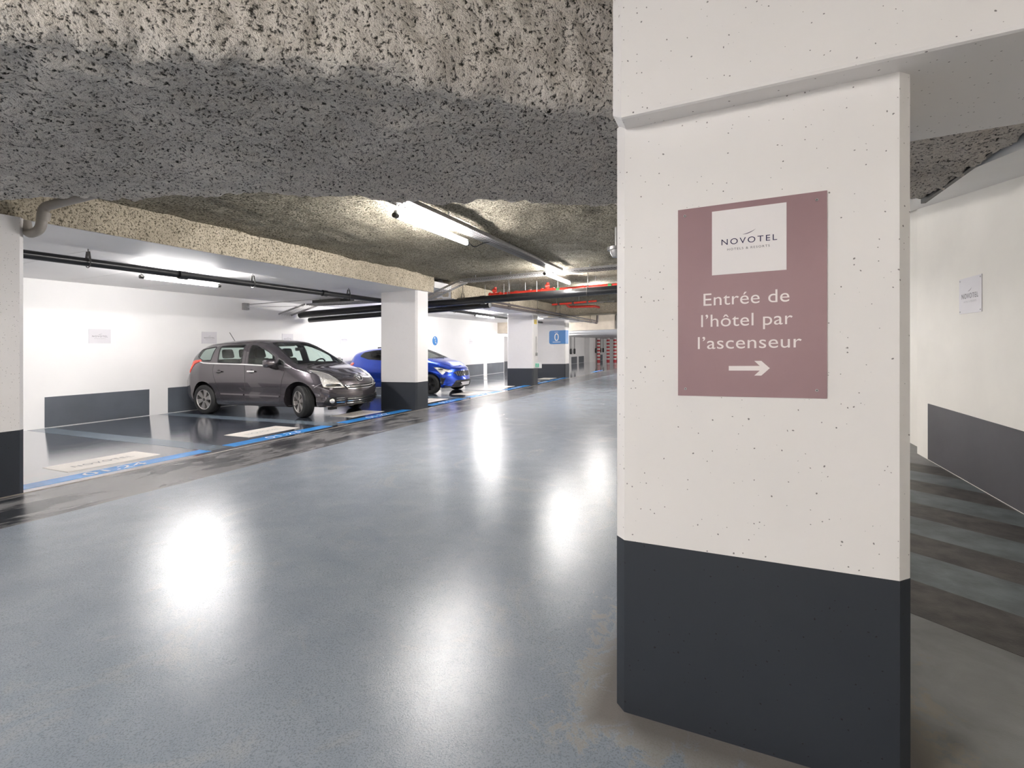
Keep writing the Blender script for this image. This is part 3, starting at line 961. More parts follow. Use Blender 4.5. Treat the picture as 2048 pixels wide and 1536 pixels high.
MB().tube(arc_path([(-4.95, 15.2, 2.80), (-4.95, 15.5, 2.72), (-4.05, 15.5, 2.69), (-4.0, 15.9, 2.68)], .08), .042, 12).build('branch', M['red_pipe'], t, True)
for x in (-5.2, -4.7, -4.2):
    MB().tube([(x - .03, 15.2, 2.81), (x + .03, 15.2, 2.81)], .050, 12).build('coupling', M['dark_steel'], t, True)
MB().bar((-4.7, 15.15, 2.75), (-3.3, 15.15, 2.79), .05, .035).build('support', M['dark_steel'], t)
for x in (-5.3, -4.5, -3.5):
    MB().tube([(x, 15.2, 2.81), (x, 15.2, 3.04)], .008, 6).build('hanger', M['dark_steel'], t)
t = thing('conduit', 'dark vertical conduit bent over the beige bulkhead', 'pipe', (-4.9, 23.3, 2.3))
MB().tube(arc_path([(-5.0, 23.34, 2.22), (-5.0, 23.34, 2.92), (-4.55, 23.34, 2.93)], .08), .05, 10).build('pipe_run', M['dark_steel'], t, True)
t = thing('ceiling_fitting', 'round galvanised ceiling fitting half hidden by the near pillar', 'fitting', (-1.45, 6.8, 2.7))
MB().tube([(-1.45, 6.8, 2.70), (-1.45, 6.8, 2.745)], .135, 24).build('disc', M['steel'], t, True)
MB().tube([(-1.45, 6.8, 2.745), (-1.45, 6.8, 3.03)], .03, 10).build('stem', M['steel'], t, True)
MB().tube([(-1.45, 6.8, 2.60), (-1.45, 6.8, 2.66), (-1.45, 6.8, 2.70)], [.06, .09, .10], 20).build('cup', M['steel'], t, True)

# ------------------------------------------------------------------ far end: hanging cables and striped posts
for i, (x, y) in enumerate(((-11.45, 36.4), (-11.42, 37.3), (-11.0, 42.6), (-10.98, 44.0), (-11.3, 45.6), (-11.3, 46.6))):
    t = thing('hanging_cable', ('left', 'right')[i % 2] + ' cable of the ' + ('first', 'middle', 'last')[i // 2] + ' hanging pair with black grips at the far left wall', 'cable', (x, y, .9), 'hanging grips at the far left wall')
    MB().tube([(x, y, 1.25), (x, y, 2.2)], .025, 6).build('cord', M['dark_steel'], t)
    MB().tube([(x, y, .80), (x, y, .86), (x, y, 1.2), (x, y, 1.26)], [.04, .09, .09, .04], 8).build('grip', M['black'], t)
for i, (x, y, w) in enumerate(((-10.9, 43.2, .15), (-10.1, 43.6, .15), (-9.4, 43.3, .15), (-8.5, 43.5, .15))):
    t = thing('striped_post', ('leftmost', 'second', 'third', 'rightmost')[i] + ' of the far red and white striped posts', 'post', (x, y, 0), 'striped posts at the far end')
    a, b = MB(), MB()
    for k in range(14):
        z = k * .155
        (a if k % 2 else b).prism([(x + w * math.cos(q), y + w * math.sin(q)) for q in (2 * math.pi * j / 10 for j in range(10))], z, z + .155)
    a.build('white_band', M['white_band'], t)
    b.build('red_band', M['red_band'], t)
t = thing('hanging_board', 'ochre board among the far striped posts', 'board', (-9.0, 44.5, 0))
MB().box(-9.5, -8.3, 44.45, 44.55, .25, 1.9).build('panel', M['kraft'], t)
MB().box(-9.5, -9.42, 44.45, 44.55, 0, .25).box(-8.38, -8.3, 44.45, 44.55, 0, .25).build('foot', M['dark_steel'], t)

# ------------------------------------------------------------------ cars
def curve(pts, smooth=.05):
    xs = np.array([p[0] for p in pts]); ys = np.array([p[1] for p in pts])
    g = np.linspace(xs[0], xs[-1], 900)
    v = np.interp(g, xs, ys)
    k = max(3, int(smooth / (g[1] - g[0])))
    ker = np.ones(k) / k
    for _ in range(2):
        v = np.convolve(np.pad(v, (k // 2, k - 1 - k // 2), mode='edge'), ker, mode='valid')
    return lambda x: float(np.interp(x, g, v))

def build_shell(C):
    f = {k: curve(C[k], C.get('smooth', .06)) for k in ('zb', 'w', 'zbelt', 'wb', 'ztop', 'n')}
    xs = list(np.linspace(C['xr'], C['xf'], 110))
    NL, NS, NT = 14, 7, 10
    secs = []
    for x in xs:
        zb, w, zl, wb, zt, n = (f[k](x) for k in ('zb', 'w', 'zbelt', 'wb', 'ztop', 'n'))
        zt = max(zt, zl + .02)
        pts = [(0, zb), (.45 * w, zb), (.84 * w, zb), (.93 * w, zb + .02)]
        for i in range(1, NL + 1):
            v = i / NL
            y = np.interp(v, (0, .10, .22, .30, .5, .72, .9, 1), (.945 * w, .975 * w, .992 * w, .978 * w, w, .995 * w, .5 * (.985 * w + wb), wb))
            pts.append((y, zb + .02 + (zl - zb - .02) * v))
        cz = .5 ** (1 / n)
        H = zt - zl
        for i in range(1, NS + 1):
            zz = cz * i / NS
            yy = (1 - zz ** n) ** (1 / n)
            pts.append((wb * yy * (1 - C['tum'] * zz * H), zl + H * zz))
        for i in range(1, NT + 1):
            yy = cz * (1 - i / NT)
            zz = (1 - yy ** n) ** (1 / n)
            pts.append((wb * yy * (1 - C['tum'] * zz * H), zl + H * zz))
        secs.append(pts)
    m = len(secs[0])
    bm = bmesh.new()
    grid = []
    for x, pts in zip(xs, secs):
        right = [bm.verts.new((x, -y, z)) for y, z in pts]
        left = [right[0]] + [bm.verts.new((x, y, z)) for y, z in pts[1:-1]] + [right[-1]]
        grid.append((right, left))
    for i in range(len(xs) - 1):
        for side in (0, 1):
            a, b = grid[i][side], grid[i + 1][side]
            for j in range(m - 1):
                q = [a[j], b[j], b[j + 1], a[j + 1]]
                q = [v for k, v in enumerate(q) if v not in q[:k]]
                bm.faces.new(q if side == 0 else q[::-1])
    # bowed end caps
    for end, prof, sgn in ((-1, curve(C['nose'], .04), 1), (0, curve(C['tail'], .04), -1)):
        right, left = grid[end]
        x0 = xs[end]
        K = 24
        rows = []
        for j in range(m):
            y, z = -right[j].co.y, right[j].co.z
            if y < 1e-4:
                rows.append([right[j]])
                continue
            row = [right[j]]
            for k in range(1, K):
                t = -1 + 2 * k / K
                row.append(bm.verts.new((x0 + (prof(z) - x0) * (1 - abs(t) ** C['bow']), y * t, z)))
            row.append(left[j])
            rows.append(row)
        for j in range(m - 1):
            a, b = rows[j], rows[j + 1]
            if len(a) == 1 and len(b) == 1:
                continue
            if len(a) == 1 or len(b) == 1:
                o, r = (a[0], b) if len(a) == 1 else (b[0], a)
                for k in range(len(r) - 1):
                    bm.faces.new((o, r[k], r[k + 1]))
            else:
                for k in range(len(a) - 1):
                    bm.faces.new((a[k], a[k + 1], b[k + 1], b[k]))
    bmesh.ops.recalc_face_normals(bm, faces=bm.faces)
    return bm

def cut_poly(bm, poly, axes, flt):
    """slice faces that pass flt along the edges of a polygon seen along the third axis; returns the faces inside"""
    a, b = axes
    P = [Vector((p[0], p[1])) for p in poly]
    ar = sum(P[i].x * P[(i + 1) % len(P)].y - P[(i + 1) % len(P)].x * P[i].y for i in range(len(P)))
    if ar < 0:
        P.reverse()
    lo = Vector((min(p.x for p in P), min(p.y for p in P)))
    hi = Vector((max(p.x for p in P), max(p.y for p in P)))
    def cand():
        out = []
        for fc in bm.faces:
            if not flt(fc):
                continue
            q = [(v.co[a], v.co[b]) for v in fc.verts]
            if max(x for x, _ in q) < lo.x - .01 or min(x for x, _ in q) > hi.x + .01 or max(y for _, y in q) < lo.y - .01 or min(y for _, y in q) > hi.y + .01:
                continue
            out.append(fc)
        return out
    for i in range(len(P)):
        p, q = P[i], P[(i + 1) % len(P)]
        d = q - p
        co = Vector((0, 0, 0)); no = Vector((0, 0, 0))
        co[a], co[b] = p.x, p.y
        no[a], no[b] = d.y, -d.x
        fs = cand()
        geom = list({e for fc in fs for e in fc.edges}) + list({v for fc in fs for v in fc.verts}) + fs
        bmesh.ops.bisect_plane(bm, geom=geom, plane_co=co, plane_no=no.normalized(), dist=1e-5)
    ins = []
    for fc in cand():
        c = fc.calc_center_median()
        x, y = c[a], c[b]
        ok = True
        for i in range(len(P)):
            p, q = P[i], P[(i + 1) % len(P)]
            if (q.x - p.x) * (y - p.y) - (q.y - p.y) * (x - p.x) < -1e-7:
                ok = False
                break
        if ok:
            ins.append(fc)
    return ins

def rounded(poly, r, n=3):
    P = [Vector((*p, 0)) for p in poly]
    out = []
    for i in range(len(P)):
        a, b = P[i - 1] - P[i], P[(i + 1) % len(P)] - P[i]
        d = min(r, a.length * .4, b.length * .4)
        p0, p1 = P[i] + a.normalized() * d, P[i] + b.normalized() * d
        for k in range(n + 1):
            t = k / n
            q = p0 * (1 - t) ** 2 + P[i] * 2 * t * (1 - t) + p1 * t * t
            out.append((q.x, q.y))
    return out

class Car:
    def __init__(s, C, root, paint):
        s.C, s.root, s.paint = C, root, paint
        bm = build_shell(C)
        me = bpy.data.meshes.new('body')
        bm.to_mesh(me)
        bm.free()
        me.materials.append(paint)
        me.materials.append(M['trim_dark'])
        ob = bpy.data.objects.new('body', me)
        COL.objects.link(ob)
        cut = bmesh.new()
        for (ax, az, r) in C['arches']:
            for sg in (-1, 1):
                mt = Matrix.Translation((ax, sg * .84, az)) @ Matrix.Rotation(R(90), 4, 'X')
                bmesh.ops.create_cone(cut, cap_ends=True, segments=48, radius1=r, radius2=r, depth=.62, matrix=mt)
        cm = bpy.data.meshes.new('cut')
        cut.to_mesh(cm)
        cut.free()
        cm.materials.append(M['trim_dark'])
        co = bpy.data.objects.new('cut', cm)
        COL.objects.link(co)
        md = ob.modifiers.new('arch', 'BOOLEAN')
        md.operation = 'DIFFERENCE'
        md.solver = 'EXACT'
        md.object = co
        try:
            md.material_mode = 'TRANSFER'
        except Exception:
            pass
        bpy.context.view_layer.update()
        me2 = bpy.data.meshes.new_from_object(ob.evaluated_get(bpy.context.evaluated_depsgraph_get()))
        bpy.data.objects.remove(ob)
        bpy.data.objects.remove(co)
        s.bm = bmesh.new()
        s.bm.from_mesh(me2)
        s.slots = [m for m in me2.materials]
        bmesh.ops.triangulate(s.bm, faces=[f for f in s.bm.faces if len(f.verts) > 4])
        s.bm.normal_update()
        s.bvh = BVHTree.FromBMesh(s.bm)

    def hit(s, p, d):
        loc, no, _, _ = s.bvh.ray_cast(Vector(p), Vector(d).normalized(), 8.)
        return loc, no

    # projections: 2D -> ray
    def ray_side(s, sg):
        return lambda a, b: ((a, sg * 3, b), (0, -sg, 0))
    def ray_front(s):
        return lambda a, b: ((4, a, b), (-1, 0, 0))
    def ray_top(s):
        return lambda a, b: ((a, b, 4), (0, 0, -1))
    def ray_diag(s, sg, phi=45):
        ph = R(phi)
        d = Vector((-math.cos(ph), -sg * math.sin(ph), 0))
        u = Vector((math.sin(ph), -sg * math.cos(ph), 0))
        return lambda a, b: (u * a - d * 4 + Vector((0, 0, b)), d)

    def window(s, name, poly, axes, flt, mat, r=.03, rim=.012, label=None):
        faces = cut_poly(s.bm, rounded(poly, r), axes, flt)
        if not faces:
            return None
        vm, vs, fs = {}, [], []
        for fc in faces:
            ids = []
            for v in fc.verts:
                if v not in vm:
                    vm[v] = len(vs)
                    vs.append(v.co.copy())
                ids.append(vm[v])
            fs.append(ids)
        bmesh.ops.delete(s.bm, geom=faces, context='FACES')
        me = bpy.data.meshes.new(name)
        me.from_pydata(vs, [], fs)
        for p in me.polygons:
            p.use_smooth = True
        o = link_mesh(name, me, mat, s.root)
        if label:
            o['label'] = label
        return o

    def ribbon(s, name, path, rayf, width, mat, off=.003, parent=None, closed=False, step=.025, thick=.004):
        P = [Vector((*p, 0)) for p in path]
        if closed:
            P.append(P[0])
        pts = []
        for a, b in zip(P[:-1], P[1:]):
            k = max(1, int((b - a).length / step))
            pts += [a + (b - a) * i / k for i in range(k)]
        pts.append(P[-1])
        L, N = [], []
        for p in pts:
            h, no = s.hit(*rayf(p.x, p.y))
            if h is not None:
                L.append(h); N.append(no)
        if len(L) < 2:
            return None
        vs, fs = [], []
        for i, p in enumerate(L):
            t = (L[min(i + 1, len(L) - 1)] - L[max(i - 1, 0)]).normalized()
            side = t.cross(N[i]).normalized() * width / 2
            n = N[i].normalized()
            vs += [p - side - n * .004, p - side + n * off, p + side + n * off, p + side - n * .004]
        for i in range(len(L) - 1):
            a, b = i * 4, i * 4 + 4
            fs += [(a, b, b + 1, a + 1), (a + 1, b + 1, b + 2, a + 2), (a + 2, b + 2, b + 3, a + 3)]
        me = bpy.data.meshes.new(name)
        me.from_pydata(vs, [], fs)
        return link_mesh(name, me, mat, parent or s.root)

    def patch(s, name, poly, rayf, mat, off=.009, parent=None, r=.0, step=.03, smooth=True, label=None):
        if r:
            poly = rounded(poly, r)
        bm = bmesh.new()
        bm.faces.new([bm.verts.new((p[0], p[1], 0)) for p in poly])
        for ax in (0, 1):
            lo, hi = min(p[ax] for p in poly), max(p[ax] for p in poly)
            q = lo + step
            while q < hi:
                co, no = Vector((0, 0, 0)), Vector((0, 0, 0))
                co[ax], no[ax] = q, 1
                bmesh.ops.bisect_plane(bm, geom=bm.verts[:] + bm.edges[:] + bm.faces[:], plane_co=co, plane_no=no)
                q += step
        edge = {v for e in bm.edges if e.is_boundary for v in e.verts}
        bad = []
        new = {}
        for v in bm.verts:
            o, d = rayf(v.co.x, v.co.y)
            h, n = s.hit(o, d)
            if h is None:
                bad.append(v)
                continue
            new[v] = h + n.normalized() * (off if v not in edge else off * .55)
            back = h - n.normalized() * .006
        bmesh.ops.delete(bm, geom=bad, context='VERTS')
        for v in bm.verts:
            v.co = new[v]
        # skirt that closes the rim down to the body
        be = [e for e in bm.edges if e.is_boundary]
        if be:
            ret = bmesh.ops.extrude_edge_only(bm, edges=be)
            for g in ret['geom']:
                if isinstance(g, bmesh.types.BMVert):
                    d = Vector(rayf(0, 0)[1]).normalized()
                    g.co += d * (abs(off) + .008)
        bmesh.ops.recalc_face_normals(bm, faces=bm.faces)
        me = bpy.data.meshes.new(name)
        bm.to_mesh(me)
        bm.free()
        if smooth:
            for p in me.polygons:
                p.use_smooth = True
            me.set_sharp_from_angle(angle=R(45))
        o = link_mesh(name, me, mat, parent or s.root)
        if label:
            o['label'] = label
        return o

    def finish(s):
        bmesh.ops.delete(s.bm, geom=[v for v in s.bm.verts if not v.link_faces], context='VERTS')
        me = bpy.data.meshes.new('body')
        s.bm.to_mesh(me)
        me.materials.clear()
        for m in (s.paint, M['trim_dark']):
            me.materials.append(m)
        for p in me.polygons:
            p.use_smooth = True
        me.set_sharp_from_angle(angle=R(38))
        o = link_mesh('body', me, None, s.root)
        md = o.modifiers.new('shell', 'SOLIDIFY')
        md.thickness = .018
        md.offset = -1
        md.material_offset = 1
        md.material_offset_rim = 1
        s.body = o
        return o

def tyre_mesh(r, w):
    prof = [(.60 * r, -.42 * w), (.70 * r, -.50 * w), (.90 * r, -.49 * w), (.97 * r, -.44 * w), (r, -.36 * w), (r, -.12 * w), (.982 * r, -.10 * w), (r, -.08 * w),
            (r, .08 * w), (.982 * r, .10 * w), (r, .12 * w), (r, .36 * w), (.97 * r, .44 * w), (.90 * r, .49 * w), (.70 * r, .50 * w), (.60 * r, .42 * w)]
    n, k = 44, len(prof)
    vs = [(p[0] * math.cos(2 * math.pi * i / n), p[1], p[0] * math.sin(2 * math.pi * i / n)) for i in range(n) for p in prof]
    fs = [(i * k + j, i * k + j + 1, ((i + 1) % n) * k + j + 1, ((i + 1) % n) * k + j) for i in range(n) for j in range(k - 1)]
    me = bpy.data.meshes.new('wheel')
    me.from_pydata(vs, [], fs)
    for p in me.polygons:
        p.use_smooth = True
    me.set_sharp_from_angle(angle=R(50))
    me.materials.append(M['rubber'])
    return me

def rim_mesh(r, w, spokes, mat, wide=.56):
    """alloy rim, outer face towards -y"""
    mb = MB(False)
    R0 = .70 * r
    n = 48
    prof = [(R0 * 1.0, -.46 * w), (R0 * .97, -.50 * w), (R0 * .91, -.47 * w), (R0 * .89, -.20 * w), (R0 * .88, .40 * w)]
    k = len(prof)
    mb.add([(p[0] * math.cos(2 * math.pi * i / n), p[1], p[0] * math.sin(2 * math.pi * i / n)) for i in range(n) for p in prof],
           [(i * k + j, i * k + j + 1, ((i + 1) % n) * k + j + 1, ((i + 1) % n) * k + j) for i in range(n) for j in range(k - 1)])
    mb.tube([(0, -.44 * w, 0), (0, -.10 * w, 0)], R0 * .27, 24)
    for q in range(spokes):
        a = 2 * math.pi * (q + .25) / spokes
        d = Vector((math.cos(a), 0, math.sin(a))); t = Vector((-math.sin(a), 0, math.cos(a)))
        st = [(.20, .30, -.43, .2), (.45, .30 * .95, -.42, .2), (.75, .40, -.44, .22), (.94, .50, -.465, .25)]
        rings = []
        for (f, hw, y, dp) in st:
            hwid = R0 * f * math.pi / spokes * (1.0 if f < .3 else wide * (1.35 if f < .5 else 1.0))
            c = d * (R0 * f)
            rings.append([c + t * hwid + Vector((0, y * w, 0)), c - t * hwid + Vector((0, y * w, 0)),
                          c - t * hwid * .8 + Vector((0, (y + dp) * w, 0)), c + t * hwid * .8 + Vector((0, (y + dp) * w, 0))])
        vs = [v for g in rings for v in g]
        fs = [(i * 4 + j, i * 4 + (j + 1) % 4, i * 4 + 4 + (j + 1) % 4, i * 4 + 4 + j) for i in range(3) for j in range(4)] + [(0, 1, 2, 3), (12, 13, 14, 15)]
        mb.add(vs, fs)
    return mb

def wheels(root, C, spokes, mat, steer=0.):
    r, w = C['wheel_r'], C['wheel_w']
    tm = tyre_mesh(r, w)
    first = None
    for (ax, az, _), fr in zip(C['arches'], (True, False)):
        for sg in (-1, 1):
            o = bpy.data.objects.new('wheel', tm)
            COL.objects.link(o)
            o.parent = root
            o.location = (ax, sg * C['track'], r)
            o.rotation_euler = (0, 0, (steer if fr else 0) + (0 if sg < 0 else math.pi))
            if first is None:
                rim = rim_mesh(r, w, spokes, mat).build('rim', mat, None, True)
                disc = MB(False).tube([(0, .02, 0), (0, .05, 0)], r * .56, 28).build('brake_disc', M['dark_steel'], None, True)
                cap = MB(False).tube([(0, -.47 * w, 0), (0, -.42 * w, 0)], r * .10, 16).build('hub_cap', M['dark_steel'], None, True)
                for c in (rim, disc, cap):
                    c.parent = o
                first = (rim, disc, cap)
            else:
                for c in first:
                    d = c.copy()
                    COL.objects.link(d)
                    d.parent = o

def soft_box(name, dims, loc, mat, root, bev=.05, rot=(0, 0, 0), taper=1.0, seg=3):
    bm = bmesh.new()
    bmesh.ops.create_cube(bm, size=1)
    for v in bm.verts:
        k = taper if v.co.z > 0 else 1
        v.co = Vector((v.co.x * dims[0] * k, v.co.y * dims[1] * k, v.co.z * dims[2]))
    bmesh.ops.bevel(bm, geom=bm.edges[:], offset=bev, segments=seg, profile=.6, affect='EDGES')
    bmesh.ops.transform(bm, matrix=Matrix.Translation(loc) @ Matrix.Rotation(rot[2], 4, 'Z') @ Matrix.Rotation(rot[1], 4, 'Y') @ Matrix.Rotation(rot[0], 4, 'X'), verts=bm.verts)
    me = bpy.data.meshes.new(name)
    bm.to_mesh(me)
    bm.free()
    for p in me.polygons:
        p.use_smooth = True
    return link_mesh(name, me, mat, root)

def seat(root, x, y, z, mat):
    s = soft_box('seat', (.48, .50, .16), (x, y, z), mat, root, .06)
    soft_box('backrest', (.14, .48, .60), (x - .27, y, z + .33), mat, s, .06, (0, R(-14), 0), .86)
    soft_box('headrest', (.10, .27, .20), (x - .37, y, z + .74), mat, s, .05, (0, R(-10), 0), .9)
    return s

def cabin(root, C):
    for y in (-.38, .38):
        seat(root, C['seat1'], y, C['seat_z'], M['seat'])
    for y in (-.42, 0, .42):
        seat(root, C['seat2'], y, C['seat_z'], M['seat'])
    dash = soft_box('dashboard', (.42, 1.40, .26), C['dash'], M['trim_dark'], root, .08)
    x, z = C['wheel_pos']
    st = MB(False)
    c0 = Vector((x, .38, z))
    nrm = Vector((-.85, 0, .52))
    u = Vector((0, 1, 0)); v = nrm.cross(u)
    st.tube([c0 + (u * math.cos(q) + v * math.sin(q)) * .185 for q in (2 * math.pi * i / 28 for i in range(29))], .016, 8, False)
    st.bar(c0 - u * .17, c0 + u * .17, .03, .05)
    st.tube([c0, c0 - nrm * .25], .035, 10)
    st.build('steering_wheel', M['black'], root, True)

def mirror(root, C, mat, sg):
    x, y, z = C['mirror']
    o = soft_box('door_mirror', (.13, .24, .155), (x, sg * y, z), mat, root, .055, (0, 0, sg * R(8)))
    MB(False).box(x - .074, x - .066, sg * y - .09, sg * y + .09, z - .05, z + .055).build('mirror_glass', M['chrome'], o)
    MB(False).tube([(x + .02, sg * (y - .19), z - .10), (x + .02, sg * (y - .02), z - .055)], [.05, .04], 10).build('mirror_foot', M['black'], o, True)
    return o

def car_root(name, label, loc, ang, k):
    o = bpy.data.objects.new(name, None)
    COL.objects.link(o)
    o.location = W((*loc, 0))
    o.rotation_euler = (Matrix.Rotation(math.atan(S), 3, 'X') @ Matrix.Rotation(ang, 3, 'Z')).to_euler()
    o.scale = (k, k, k)
    tag(o, label, 'car', None, 'thing')
    return o

# ---- grey people carrier
C1 = dict(
    xr=-2.04, xf=1.90, tum=.32, bow=2.3, smooth=.05,
    zb=[(-2.15, .30), (-1.9, .24), (-1.0, .20), (1.2, .19), (1.6, .20), (1.95, .21)],
    w=[(-2.15, .70), (-2.04, .76), (-1.85, .84), (-1.5, .885), (-1.0, .895), (0, .90), (1.0, .90), (1.35, .895), (1.6, .865), (1.78, .81), (1.90, .73)],
    zbelt=[(-2.15, .80), (-2.04, .90), (-1.85, 1.08), (-1.6, 1.13), (-1.4, 1.12), (-1.2, 1.10), (-.2, 1.08), (.4, 1.05), (.9, 1.005), (1.15, .955), (1.4, .895), (1.65, .815), (1.80, .745), (1.90, .68)],
    wb=[(-2.15, .60), (-2.04, .66), (-1.85, .76), (-1.5, .825), (-1.0, .845), (0, .855), (.9, .85), (1.2, .835), (1.5, .80), (1.75, .715), (1.90, .62)],
    ztop=[(-2.15, .90), (-2.04, 1.00), (-1.95, 1.20), (-1.8, 1.40), (-1.65, 1.49), (-1.4, 1.55), (-1.1, 1.58), (-.6, 1.60), (-.2, 1.595), (0, 1.58), (.22, 1.545), (.42, 1.465), (.7, 1.310), (1.0, 1.115), (1.14, 1.025), (1.25, .995), (1.5, .94), (1.75, .85), (1.90, .78)],
    n=[(-2.15, 3.2), (-1.5, 4.6), (0, 5.0), (.5, 4.6), (1.0, 4.0), (1.2, 2.8), (1.90, 2.4)],
    nose=[(.15, 2.02), (.24, 2.09), (.34, 2.125), (.46, 2.12), (.58, 2.095), (.68, 2.06), (.75, 2.02), (.80, 1.94)],
    tail=[(.25, -2.14), (.45, -2.19), (.65, -2.18), (.8, -2.15), (1.0, -2.06)],
    arches=[(1.27, .335, .385), (-1.39, .335, .378)], wheel_r=.318, wheel_w=.205, track=.775,
    seat1=.10, seat2=-.80, seat_z=.56, dash=(.92, 0, .87), wheel_pos=(.62, .99), mirror=(.66, .995, 1.085))
r1 = car_root('people_carrier', 'dark grey people carrier parked nose out beside the middle pillar', (-9.202, 7.636), R(4.35), 1.02)
car = Car(C1, r1, M['paint_grey'])
SIDE = lambda sg: (lambda fc: fc.calc_center_median().y * sg > .3 and abs(fc.normal.y) > .25)
win = {
    'quarter_window': [(-1.64, 1.25), (-1.575, 1.405), (-1.13, 1.455), (-1.19, 1.15), (-1.42, 1.16)],
    'rear_window': [(-.96, 1.115), (-1.0, 1.47), (-.29, 1.485), (-.26, 1.095)],
    'front_window': [(-.08, 1.085), (-.11, 1.475), (.02, 1.462), (.16, 1.42), (.40, 1.325), (.61, 1.215), (.66, 1.055)],
    'small_window': [(.70, 1.185), (.86, 1.11), (.885, 1.04), (.71, 1.05)],
}
rims = []
for sg in (-1, 1):
    for nm, poly in win.items():
        rims.append((poly, car.ray_side(sg), .035))
        car.window(nm, poly, (0, 2), SIDE(sg), M['glass'], .035 if nm != 'small_window' else .015)
ws = [(-.70, 1.060), (-.52, 1.515), (.52, 1.515), (.70, 1.060)]
car.window('windscreen', ws, (1, 2), lambda fc: fc.calc_center_median().x > .1 and fc.normal.z > .1, M['glass'], .05)
bw = [(-.56, 1.17), (-.52, 1.46), (.52, 1.46), (.56, 1.17)]
car.window('tailgate_window', bw, (1, 2), lambda fc: fc.calc_center_median().x < -1.5 and fc.normal.x < -.2, M['glass'], .05)
car.finish()
for poly, rf, r in rims:
    car.ribbon('window_seal', rounded(poly, r if poly[0][0] != .70 else .015), rf, .020, M['black'], .002, closed=True)
car.ribbon('window_seal', rounded(ws, .05), car.ray_front(), .03, M['black'], .002, closed=True)
for sg in (-1, 1):
    sd = car.ray_side(sg)
    car.ribbon('chrome_belt_line', [(-1.60, 1.165), (-1.50, 1.135), (-1.40, 1.112), (-1.2, 1.10), (-.2, 1.072), (.35, 1.045), (.9, 1.012), (1.06, .992)], sd, .024, M['chrome'], .006)
    car.ribbon('door_seam', [(-1.06, 1.09), (-1.08, .97), (-1.05, .86), (-.98, .69), (-.90, .52), (-.82, .30), (-.78, .265), (.70, .245)], sd, .007, M['black'], .0012)
    car.ribbon('door_seam', [(-.18, 1.47), (-.17, 1.07), (-.13, .85), (-.14, .63), (-.17, .25)], sd, .007, M['black'], .0012)
    car.ribbon('door_seam', [(.95, 1.0), (.88, .80), (.82, .55), (.79, .40), (.76, .26)], sd, .007, M['black'], .0012)
    car.ribbon('side_moulding', [(-.86, .452), (-.2, .442)], sd, .030, M['paint_grey'], .012)
    car.ribbon('side_moulding', [(-.15, .441), (.77, .418)], sd, .030, M['paint_grey'], .012)
    car.ribbon('wing_strip', [(1.30 + .33, .60), (1.30 + .49, .70)], sd, .008, M['chrome'], .004)
    for x0 in (-.99, -.05):
        car.patch('handle_recess', [(x0 + .03, .90), (x0 + .05, .945), (x0 + .10, .965), (x0 + .15, .945), (x0 + .17, .90), (x0 + .10, .885)], sd, M['black'], .007, step=.02)
        h = car.ribbon('door_handle', [(x0, .925), (x0 + .2, .923)], sd, .028, M['chrome' if x0 > -.5 else 'paint_grey'], .032)
    car.patch('tail_light', [(-1.70, 1.175), (-1.50, 1.185), (-1.46, 1.145), (-1.60, 1.12), (-1.72, 1.09), (-1.80, 1.0), (-1.84, .90), (-1.93, .90), (-1.92, 1.02), (-1.83, 1.14)], sd, M['red_lens'], .012, step=.04)
    dg = car.ray_diag(sg)
    hl = [(.438, .936), (.548, .923), (.693, .89), (.838, .836), (.973, .744), (1.051, .666), (1.107, .577), (.875, .583), (.716, .603), (.671, .745), (.645, .832), (.547, .884)]
    hd = car.patch('headlight', hl, dg, M['lamp_silver'], .010, step=.04)
    car.ribbon('lens_edge', hl, dg, .008, M['chrome'], .012, hd, True)
    car.patch('indicator', [(.74, .615), (.86, .60), (1.05, .60), (1.0, .645), (.9, .66), (.76, .66)], dg, M['chrome'], .016, hd, step=.05)
    car.patch('bulb_recess', [(.93, .61), (1.07, .60), (1.02, .65), (.95, .655)], dg, M['black'], .019, hd, step=.05)
    fg = [(.703, .297), (.797, .407), (.935, .411), (1.10, .394), (1.11, .255), (.747, .264)]
    fo = car.patch('fog_light_surround', fg, dg, M['black'], .010, step=.05, r=.03)
    car.patch('fog_light', [(.869 + .046 * math.cos(q), .331 + .046 * math.sin(q)) for q in (2 * math.pi * i / 14 for i in range(14))], dg, M['lamp_silver'], .020, fo, step=.03)
    for z in (.375, .335, .295):
        car.ribbon('grille_bar', [(.945, z + .005), (1.10, z)], dg, .012, M['chrome'], .018, fo)
fr = car.ray_front()
g = car.patch('grille', [(-.42, .625), (.42, .625), (.40, .545), (-.40, .545)], fr, M['black'], .010, r=.02)
car.ribbon('grille_bar', [(-.40, .590), (-.2, .582), (.2, .582), (.40, .590)], fr, .014, M['chrome'], .020, g)
car.ribbon('grille_bar', [(-.43, .625), (-.39, .548), (-.2, .536), (.2, .536), (.39, .548), (.43, .625)], fr, .016, M['chrome'], .018, g)
g = car.patch('lower_grille', [(-.44, .375), (.44, .375), (.42, .235), (-.42, .235)], fr, M['black'], .010, r=.03)
for z in (.345, .305, .262):
    car.ribbon('grille_bar', [(-.42, z + .006), (-.2, z), (.2, z), (.42, z + .006)], fr, .013, M['chrome'], .020, g)
car.ribbon('bumper_lip', [(-.86, .235), (-.6, .215), (0, .205), (.6, .215), (.86, .235)], fr, .02, M['paint_grey'], .012)
car.ribbon('bumper_seam', [(-.62, .50), (0, .485), (.62, .50)], fr, .006, M['black'], .001)
car.ribbon('bonnet_seam', [(-.43, .64), (-.2, .655), (.2, .655), (.43, .64)], fr, .007, M['black'], .001)
bd = [(-.085, .80), (.085, .80), (.10, .775), (.06, .695), (0, .68), (-.06, .695), (-.10, .775)]
b = car.patch('badge', bd, fr, M['black'], .012, step=.03)
